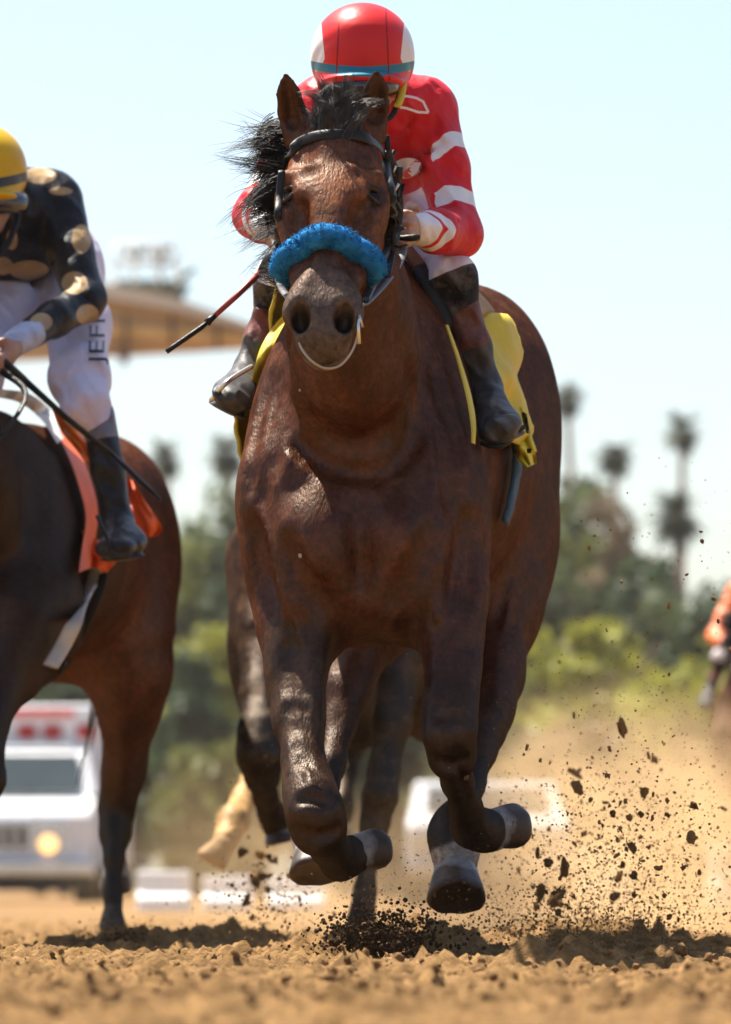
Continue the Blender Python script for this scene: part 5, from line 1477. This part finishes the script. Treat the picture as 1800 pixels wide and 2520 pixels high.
# grandstand canopy with camera platform
M_ROOF = plain("tan_roof", (.50, .33, .16), .8, .2, .5, bmp=.2, bscale=3); M_ROOF_L = plain("pale_fascia", (.62, .55, .45), .8, .1, .5, bmp=0); M_STEEL = plain("grey_green_steel", (.10, .14, .14), .6, .2, 1, bmp=0); M_BEAM = plain("brown_beam", (.13, .065, .03), .8, .2, 1, bmp=0); M_GOLD = plain("ochre_panel", (.72, .46, .16), .8, .2, .5, bmp=0)
STAND = thing("grandstand", "tan grandstand canopy with a railed camera platform on its roof", "grandstand", P(100, 2185, 150)*np.array([1, 1, 0]))
def slab(pts, Y0, Y1):
    n = len(pts); V = [P(x, y, Y0) for x, y in pts] + [P(x, y, Y0) + np.array([0, Y1-Y0, 0]) for x, y in pts]
    return V, [tuple(range(n-1, -1, -1)), tuple(range(n, 2*n))] + [(i, (i+1) % n, (i+1) % n + n, i+n) for i in range(n)]
def slab_obj(pts, Y0, Y1, name, mat, parent): b = MB(); b.add(*slab(pts, Y0, Y1)); return b.build(name, mat, parent, smooth=False)
slab_obj([(-400, 590), (240, 692), (420, 728), (628, 800), (628, 812), (420, 760), (240, 730), (-400, 640)], 150, 152.5, "roof_fascia", M_ROOF_L, STAND)
slab_obj([(-400, 640), (240, 730), (420, 760), (628, 812), (628, 848), (300, 868), (-400, 900)], 150.6, 151.8, "roof", M_ROOF, STAND)
slab_obj([(-400, 742), (240, 796), (600, 826), (600, 842), (240, 822), (-400, 790)], 150.3, 150.6, "ochre_band", M_GOLD, STAND)
for x in (-120, 60, 200, 305, 420, 530):
    slab_obj([(x, 720 if x < 300 else 770), (x+10, 720 if x < 300 else 772), (x+10, 856), (x, 856)], 150.1, 150.3, "beam", M_BEAM, STAND)
slab_obj([(290, 850), (318, 850), (312, 892), (296, 892)], 150.1, 151, "bracket", M_BEAM, STAND)
M_PALEW = plain("pale_stand_wall", (.66, .70, .70), .8, .06, .5, bmp=0)
b = MB()
for x in (285, 330, 390, 436):
    for y_, Y_ in ((700, 152), (712, 156)):
        b = MB(); b.tube([P(x, y_, Y_), P(x, y_-100, Y_)], .07, 6); b.build("rail_post", M_PALEW, STAND)
for y in (602, 640):
    for d_, Y_ in ((0, 152), (8, 156)):
        b = MB(); b.tube([P(285, y+d_, Y_), P(436, y+d_, Y_)], .06, 6); b.build("platform_rail", M_PALEW, STAND)
slab_obj([(280, 688), (440, 688), (440, 700), (280, 700)], 152, 157, "platform_floor", M_STEEL, STAND)
for q0, q1, r_ in (((400, 690), (402, 760), .12), ((300, 695), (305, 740), .12), ((436, 690), (480, 660), .10), ((420, 755), (460, 700), .14)):
    b = MB(); b.tube([P(*q0, 153), P(*q1, 153)], r_, 6); b.build("platform_leg", M_STEEL, STAND)
CAMB = thing("broadcast_camera", "dark camera on a stand on the grandstand roof platform", "camera", P(395, 690, 153.5))
c = P(392, 634, 153.5); b = MB(); b.box(c-np.array([.22, .3, .2]), c+np.array([.22, .3, .2])); b.build("camera_body", M_BEAM, CAMB, smooth=False, bevel=.03)
b = MB(); b.tube([P(395, 648, 153.5), P(397, 690, 153.5)], .05, 6); b.build("tripod", M_STEEL, CAMB)
c = P(333, 627, 153.5); b = MB(); b.tube([c + np.array([0, -.1, 0]), c + np.array([0, .25, 0])], [.26, .20], 14); b.tube([P(333, 640, 153.5), P(333, 690, 153.5)], .04, 6)
lamp = b.build("floodlight", M_STEEL, None); tag(lamp, "small round dark floodlight left of the roof camera", "floodlight")

# ---- ambulance
AY = 86.0
M_AMBW = plain("ambulance_white", (.74, .75, .76), .35, .05, 2, bmp=0, dirt=(.55, .48, .38), dirt_lo=.5, dirt_hi=.9)
M_GLASS = plain("windscreen_glass", (.03, .045, .045), .08, .2, 1, bmp=0, spec=.8)
M_REDL = plain("red_lens", (.40, .003, .008), .25, .1, bmp=0); M_REDS = plain("red_stripe", (.62, .05, .03), .5, .1, bmp=0); M_BLACK = plain("black_rubber", (.02, .02, .02), .7, .2, bmp=0); M_CHROME = plain("chrome", (.6, .62, .64), .25, .1, 2, metal=.9, bmp=0)
M_LAMP, ntl, bsl, _ = new_mat("lit_headlamp"); bsl.inputs["Emission Color"].default_value = (1.0, .50, .13, 1); bsl.inputs["Emission Strength"].default_value = 0.9; bsl.inputs["Base Color"].default_value = (.8, .7, .5, 1)
AMB = thing("ambulance", "white ambulance with red lights and a lit headlamp behind the dark horse", "ambulance", P(45, 2185, AY)*np.array([1, 1, 0]))
s = AY/14000.; axx = (45-900)*s
def ab(x0, x1, y0, y1, z0, z1): return np.array([axx+x0, AY+y0, z0]), np.array([axx+x1, AY+y1, z1])
def abox(name, mat, *a, bevel=.04, parent=AMB):
    b = MB(); b.box(*ab(*a)); return b.build(name, mat, parent, smooth=False, bevel=bevel)
abox("box_body", M_AMBW, -1.36, 1.36, 2.6, 8.5, .5, 3.05, bevel=.1)
b = MB()
prof = [(0, .55), (0, 1.28), (.15, 1.42), (1.35, 1.58), (2.0, 2.30), (2.7, 2.36), (2.7, .55)]
V = [np.array([axx+sx*(1.12 if z < 1.6 else .98), AY+y, z]) for sx in (-1, 1) for y, z in prof]; n = len(prof)
b.add(V, [tuple(range(n)), tuple(range(2*n-1, n-1, -1))] + [(i, i+n, (i+1) % n+n, (i+1) % n) for i in range(n)]); cab = b.build("cab", M_AMBW, AMB, smooth=False, bevel=.06)
b = MB(); V = [np.array([axx-.88, AY+1.36, 1.66]), np.array([axx+.88, AY+1.36, 1.66]), np.array([axx+.82, AY+1.92, 2.24]), np.array([axx-.82, AY+1.92, 2.24])]
V = [v + np.array([0, -.06, .02]) for v in V]; b.add(V + [v + np.array([0, .03, 0]) for v in V], [(0, 1, 2, 3), (7, 6, 5, 4), (0, 4, 5, 1), (1, 5, 6, 2), (2, 6, 7, 3), (3, 7, 4, 0)]); b.build("windscreen", M_GLASS, AMB, smooth=False)
gr = abox("grille", M_CHROME, -.68, .22+.0, -.06, .0, .72, 1.24)
for i in range(4): abox("grille_slot", M_BLACK, -.6+.2*i, -.47+.2*i, -.09, -.06, .8, 1.15, bevel=0, parent=gr)
for x in (-.95, .44):
    hl = abox("headlamp_surround", M_CHROME, x-.2+.0, x+.3, -.05, .0, .72, 1.2, bevel=.02)
    b = MB(); c = np.array([axx+x+.02, AY-.06, .86]); b.tube([c, c+np.array([0, -.05, 0])], [.14, .11], 16); b.build("headlamp", M_LAMP, hl)
abox("bumper", M_CHROME, -1.15, 1.15, -.25, 0, .38, .62); abox("lower_bumper", M_BLACK, -1.0, 1.0, -.12, 0, .15, .38)
for i, x in enumerate((-.62, -.02, .38, .9)):
    abox("warning_light", M_REDL, x-.14, x+.14, 2.54, 2.6, 2.52, 2.74, bevel=.01)
abox("roof_stripe", M_REDS, -1.2, .72, 2.57, 2.6, 2.86, 2.98, bevel=0); abox("light_bar", M_CHROME, -.7, .7, 2.3, 2.5, 2.36, 2.46)
for sx in (-1, 1):
    b = MB(); b.tube([np.array([axx+sx*1.05, AY+1.3, 1.6]), np.array([axx+sx*1.32, AY+1.25, 1.65])], .04, 6); m_ = b.build("mirror", M_BLACK, AMB)
    abox("mirror_glass", M_BLACK, sx*1.33-.1, sx*1.33+.1, 1.2, 1.28, 1.5, 1.95, bevel=.03, parent=m_)
    for y in (.75, 6.6):
        b = MB(); b.tube([np.array([axx+sx*.82, AY+y, .42]), np.array([axx+sx*1.12, AY+y, .42])], .44, 22); w_ = b.build("wheel", M_BLACK, AMB)
        b = MB(); b.tube([np.array([axx+sx*1.12, AY+y, .42]), np.array([axx+sx*1.14, AY+y, .42])], .24, 16); b.build("rim", M_CHROME, w_)
# ---- white pickup
TY = 76.0; s = TY/14000.; tx = (1205-900)*s
TRUCK = thing("pickup_truck", "white pickup truck blurred in the dust behind the bay's fore legs", "truck", (tx, TY, 0))
b = MB(); prof = [(0, .45), (0, 1.02), (.15, 1.12), (1.3, 1.2), (1.3, .45)]
V = [np.array([tx+sx*1.1, TY+y, z]) for sx in (-1, 1) for y, z in prof]; n = len(prof)
b.add(V, [tuple(range(n)), tuple(range(2*n-1, n-1, -1))] + [(i, i+n, (i+1) % n+n, (i+1) % n) for i in range(n)]); b.build("hood", M_AMBW, TRUCK, smooth=False, bevel=.08)
b = MB(); prof = [(1.2, 1.0), (1.3, 1.2), (1.85, 1.52), (1.95, 1.66), (3.6, 1.66), (3.7, 1.0)]
V = [np.array([tx+sx*(.98 if z > 1.3 else 1.08), TY+y, z]) for sx in (-1, 1) for y, z in prof]; n = len(prof)
b.add(V, [tuple(range(n)), tuple(range(2*n-1, n-1, -1))] + [(i, i+n, (i+1) % n+n, (i+1) % n) for i in range(n)]); b.build("cab", M_AMBW, TRUCK, smooth=False, bevel=.05)
b = MB(); V = [np.array([tx-.84, TY+1.30, 1.24]), np.array([tx+.84, TY+1.30, 1.24]), np.array([tx+.80, TY+1.83, 1.54]), np.array([tx-.80, TY+1.83, 1.54])]; V = [v + np.array([0, -.05, .03]) for v in V]
b.add(V + [v + np.array([0, .02, 0]) for v in V], [(0, 1, 2, 3), (7, 6, 5, 4), (0, 4, 5, 1), (1, 5, 6, 2), (2, 6, 7, 3), (3, 7, 4, 0)]); b.build("windscreen", M_GLASS, TRUCK, smooth=False)
b = MB(); b.box((tx-1.05, TY+3.7, .5), (tx+1.05, TY+6.2, 1.15)); b.build("truck_bed", M_AMBW, TRUCK, smooth=False, bevel=.05)
b = MB(); b.box((tx-.6, TY-.06, .62), (tx+.6, TY, .95)); b.build("grille", M_BLACK, TRUCK, smooth=False, bevel=.02)
for sx in (-1, 1):
    b = MB(); b.box((tx+sx*.85-.2, TY-.05, .7), (tx+sx*.85+.2, TY, .95)); b.build("headlamp", M_CHROME, TRUCK, smooth=False, bevel=.03)
    for y in (.8, 4.9):
        b = MB(); b.tube([np.array([tx+sx*.82, TY+y, .38]), np.array([tx+sx*1.12, TY+y, .38])], .40, 20); b.build("wheel", M_BLACK, TRUCK)
b = MB(); b.box((tx-1.1, TY-.2, .35), (tx+1.1, TY, .55)); b.build("bumper", M_CHROME, TRUCK, smooth=False, bevel=.04)
# ---- rails and barriers
M_RAILW = plain("white_rail_paint", (.78, .77, .74), .5, .05, 2, bmp=0)
def rail(label, x0, x1, Y0, Y1, h, n):
    r = thing("running_rail", label, "rail", P((x0+x1)/2, 2185, (Y0+Y1)/2)*np.array([1, 1, 0]), "white running rails")
    a = P(x0, 0, Y0); c = P(x1, 0, Y1); a[2] = c[2] = h
    b = MB(); b.tube([a, c], .055, 10); b.build("top_rail", M_RAILW, r)
    for i in range(n):
        p = a + (c-a)*(i+.5)/n; b = MB(); b.tube([np.array([p[0], p[1]+.25, -.1]), np.array([p[0], p[1]+.1, h*.7]), p], .035, 8); b.build("post", M_RAILW, r)
def barrier(label, px, w, Y, h):
    b = MB(); p = P(px, 0, Y); hw = w*Y/28000.
    V = [np.array([p[0]+sx*hw, Y+sy*k, z]) for z, k in ((0, .3), (h*.35, .26), (h*.5, .14), (h, .11)) for sx, sy in ((-1, -1), (1, -1), (1, 1), (-1, 1))]
    F = [(3, 2, 1, 0), (12, 13, 14, 15)] + [(4*i+j, 4*i+(j+1) % 4, 4*i+4+(j+1) % 4, 4*i+4+j) for i in range(3) for j in range(4)]
    b.add(V, F); o = b.build("barrier", M_RAILW, None, smooth=False, bevel=.02)
    tag(o, label, "barrier", "white plastic barriers")
barrier("white low barrier block right of the dark horse's hind leg", 405, 130, 48, .34)
barrier("white low barrier block beneath the golden dust-lit hoof", 560, 120, 50, .30)
barrier("white low barrier block under the folded fore hoof", 730, 140, 52, .28)
barrier("white low barrier block half lost in dust at right", 1490, 120, 60, .62)
barrier("white low barrier block at the far right in the dust", 1790, 90, 55, .62)
# ================================================================== dirt thrown up by the hooves
KIND = []
for i in range(8):
    v, f = clod_mesh(50+i, 2, .85)
    me = bpy.data.meshes.new("clod"); me.from_pydata([tuple(p*G) for p in v], [], [tuple(map(int, q)) for q in f]); me.materials.append(M_CLOD if i % 8 < 4 else M_CLOD_PALE); me.update(); KIND.append(me)  # backlight put into colour: the darker clods stand for backlit ones
rg = np.random.default_rng(5)
M_SHADED_CLOD = plain("shaded_clod", (.05, .028, .012), .95, .35, 60, bmp=.7, bscale=160, spec=.1)  # darker soil colour imitates the shade under the bay
def throw(cx, cy, sx, sy, n, smin, smax, Y0, Y1, label, group):
    for i in range(n):
        px, py = rg.normal(cx, sx), rg.normal(cy, sy)
        if not (-20 < px < 1820) or py > 2330: continue
        Y = rg.uniform(Y0, Y1); r = (smin + (smax-smin)*rg.random()**2.2)*Y/14000.
        o = bpy.data.objects.new("dirt_clod", KIND[rg.integers(8)]); p = P(px, py, Y)
        shaded = 'hoof print' in label
        o.location = Vector(p)*G; o.rotation_euler = rg.uniform(0, 6.28, 3); st = rg.uniform(.7, 1.9)
        o.scale = (r*st, r*rg.uniform(.6, 1.2), r*rg.uniform(.6, 1.2)); put(o); tag(o, label, "dirt clod", group)
        if shaded: recolour(o, M_SHADED_CLOD)
LR = "clod of dirt flying through the dust right of the bay"
throw(1530, 2010, 90, 110, 56, 4, 19, 14.2, 17.5, LR, "clods flying at right")
throw(1370, 2190, 45, 60, 30, 4, 24, 14.6, 16.5, LR, "clods flying at right")
throw(1620, 2130, 90, 90, 30, 3, 9, 13.4, 16.0, LR, "clods flying at right")
throw(1620, 1560, 95, 150, 50, 2, 7, 13.0, 16.0, "small clod of dirt flying high against trees and sky at right", "clods flying high at right")
throw(1380, 1760, 120, 120, 18, 3, 10, 13.5, 17.5, "small dirt clod in the air between truck and bay's hind leg", "clods beside the hind leg")
LL = "dirt clod kicked up left of the bay's fore hoof"
throw(640, 2150, 40, 60, 20, 6, 20, 17.0, 20, LL, "clods flying at left"); throw(690, 2230, 70, 40, 18, 3, 9, 15.5, 18, LL, "clods flying at left")
throw(950, 2320, 75, 30, 40, 5, 17, 13.7, 14.8, "dark clod bursting up from the hoof print below the bay", "clods bursting from the hoof print")
throw(330, 2300, 50, 18, 14, 4, 12, 17.4, 18.2, "dirt clod at the dark horse's planted hind hoof", "clods at the planted hoof")
# fine grit: too many to count
def grit(clusters, seed):
    rg = np.random.default_rng(seed); P_ = []; S_ = []
    for cx, cy, sx, sy, n, smin, smax, Y0, Y1 in clusters:
        px = rg.normal(cx, sx, n); py = rg.normal(cy, sy, n); Y = rg.uniform(Y0, Y1, n)
        r = (smin + (smax-smin)*rg.random(n)**3)*Y/14000.
        s = Y/14000.; pt = np.stack([(px-900)*s, Y, EYE + (HOR-py)*s], 1)
        ok = pt[:, 2] > .005; P_.append(pt[ok]); S_.append(r[ok])
    return np.concatenate(P_), np.concatenate(S_)
p, r = grit([(1500, 2150, 160, 130, 6500, .6, 4.5, 13.6, 17.5), (1430, 2290, 180, 45, 6000, .7, 4.5, 14.0, 16.5), (1600, 1750, 140, 250, 2200, .6, 3, 13.2, 17), (1320, 1800, 150, 250, 700, .8, 3, 13.5, 17),
             (960, 2210, 90, 70, 700, .8, 3.5, 13.8, 15), (640, 2230, 90, 60, 900, 1, 5, 15.5, 19), (310, 2315, 60, 22, 1400, 1, 5, 17.4, 18.3), (600, 1900, 120, 250, 350, .8, 3, 15, 19), (930, 1900, 60, 250, 500, .6, 2.2, 16.5, 18.6)], 9)
o = scatter("flying_grit", M_CRUMB, p, r, 8, 1); tag(o, "fine grit and crumbs of dirt flying up from the track", None, None, "stuff")
M_SHADED_DIRT = plain("shaded_dirt", (.045, .025, .011), .95, .4, 60, bmp=.6, bscale=160, spec=.1)  # shade under the horses put into the grit's colour
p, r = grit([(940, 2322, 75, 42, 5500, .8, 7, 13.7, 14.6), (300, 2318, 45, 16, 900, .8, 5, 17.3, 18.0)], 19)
o = scatter("shaded_dirt_burst", M_SHADED_DIRT, p, r, 18, 1); tag(o, "dirt darkened as if in shade, bursting up where a hoof has just struck", None, None, "stuff")
# two crumbs stuck to the bay's chest
for x, y, r_ in ((738, 960, 5), (739, 1367, 9)):
    q = S1.see(x, y, .004)
    ob = bpy.data.objects.new("mud_fleck", KIND[1]); ob.location = Vector(q)*G; ob.scale = (r_*.6e-3, r_*.4e-3, r_*1.2e-3); put(ob)
    recolour(ob, plain("pale_mud", (.5, .4, .28), .9, .1)); tag(ob, "tiny pale fleck of mud on the bay's neck" if y < 1000 else "pale fleck of mud on the bay's lower chest", "mud fleck")

# ================================================================== dust in the air
def dust(name, label, c, r, dens, nscale, seed, col=(.93, .66, .36)):
    bm = bmesh.new(); bmesh.ops.create_icosphere(bm, subdivisions=3, radius=1.0)
    me = bpy.data.meshes.new(name); bm.to_mesh(me); bm.free()
    o = put(bpy.data.objects.new(name, me)); o.location = Vector(c)*G; o.scale = Vector(r)*G
    m = bpy.data.materials.new(name); m.use_nodes = True; nt = m.node_tree; nt.nodes.clear()
    out = nt.nodes.new("ShaderNodeOutputMaterial"); pv = nt.nodes.new("ShaderNodeVolumePrincipled")
    pv.inputs["Color"].default_value = (*col, 1); pv.inputs["Anisotropy"].default_value = .45
    tc = nt.nodes.new("ShaderNodeTexCoord"); ln = nt.nodes.new("ShaderNodeVectorMath"); ln.operation = 'LENGTH'; nt.links.new(tc.outputs["Object"], ln.inputs[0])
    f = nt.nodes.new("ShaderNodeMapRange"); f.interpolation_type = 'SMOOTHSTEP'; f.inputs[1].default_value = 1.0; f.inputs[2].default_value = .1; f.inputs[3].default_value = 0; f.inputs[4].default_value = 1; nt.links.new(ln.outputs["Value"], f.inputs[0])
    mp = nt.nodes.new("ShaderNodeMapping"); mp.inputs["Location"].default_value = (seed, seed*2, seed*3); nt.links.new(tc.outputs["Object"], mp.inputs[0])
    nz = nt.nodes.new("ShaderNodeTexNoise"); nz.inputs["Scale"].default_value = nscale; nz.inputs["Detail"].default_value = 7; nz.inputs["Roughness"].default_value = .6; nt.links.new(mp.outputs[0], nz.inputs["Vector"])
    g = nt.nodes.new("ShaderNodeMapRange"); g.inputs[1].default_value = .44; g.inputs[2].default_value = .62; g.inputs[3].default_value = .12; g.inputs[4].default_value = 1; nt.links.new(nz.outputs[0], g.inputs[0])
    a = nt.nodes.new("ShaderNodeMath"); a.operation = 'MULTIPLY'; nt.links.new(f.outputs[0], a.inputs[0]); nt.links.new(g.outputs[0], a.inputs[1])
    b_ = nt.nodes.new("ShaderNodeMath"); b_.operation = 'MULTIPLY'; b_.inputs[1].default_value = dens; nt.links.new(a.outputs[0], b_.inputs[0]); nt.links.new(b_.outputs[0], pv.inputs["Density"])
    nt.links.new(pv.outputs[0], out.inputs["Volume"]); me.materials.append(m)
    tag(o, label, None, None, "stuff"); return o
dust("dust_cloud", "cloud of sunlit tan dust rising behind the bay at right", P(1520, 2110, 19.5), (1.0, 3.2, .68), 1.5, 3.6, 1.0)
dust("dust_cloud", "low tan dust hanging behind the horses' hooves", P(1150, 2190, 21), (1.7, 2.6, .50), .55, 2.6, 4.0)
dust("dust_cloud", "thin dust trailing in the gap between the horses", P(560, 2090, 24), (.5, 2.5, .6), .14, 2.2, 7.0)
b = MB(); b.box((-700, -40, -1.2), (700, 420, 24)); hz = b.build("haze", None, None, smooth=False)
tag(hz, "thin pale haze in the air over the racetrack", None, None, "stuff")
m = bpy.data.materials.new("haze_air"); m.use_nodes = True; nt = m.node_tree; nt.nodes.clear()
out = nt.nodes.new("ShaderNodeOutputMaterial"); pv = nt.nodes.new("ShaderNodeVolumePrincipled")
pv.inputs["Color"].default_value = (.95, .94, .90, 1); pv.inputs["Density"].default_value = .00018; pv.inputs["Anisotropy"].default_value = .3
nt.links.new(pv.outputs[0], out.inputs["Volume"]); hz.data.materials.append(m)
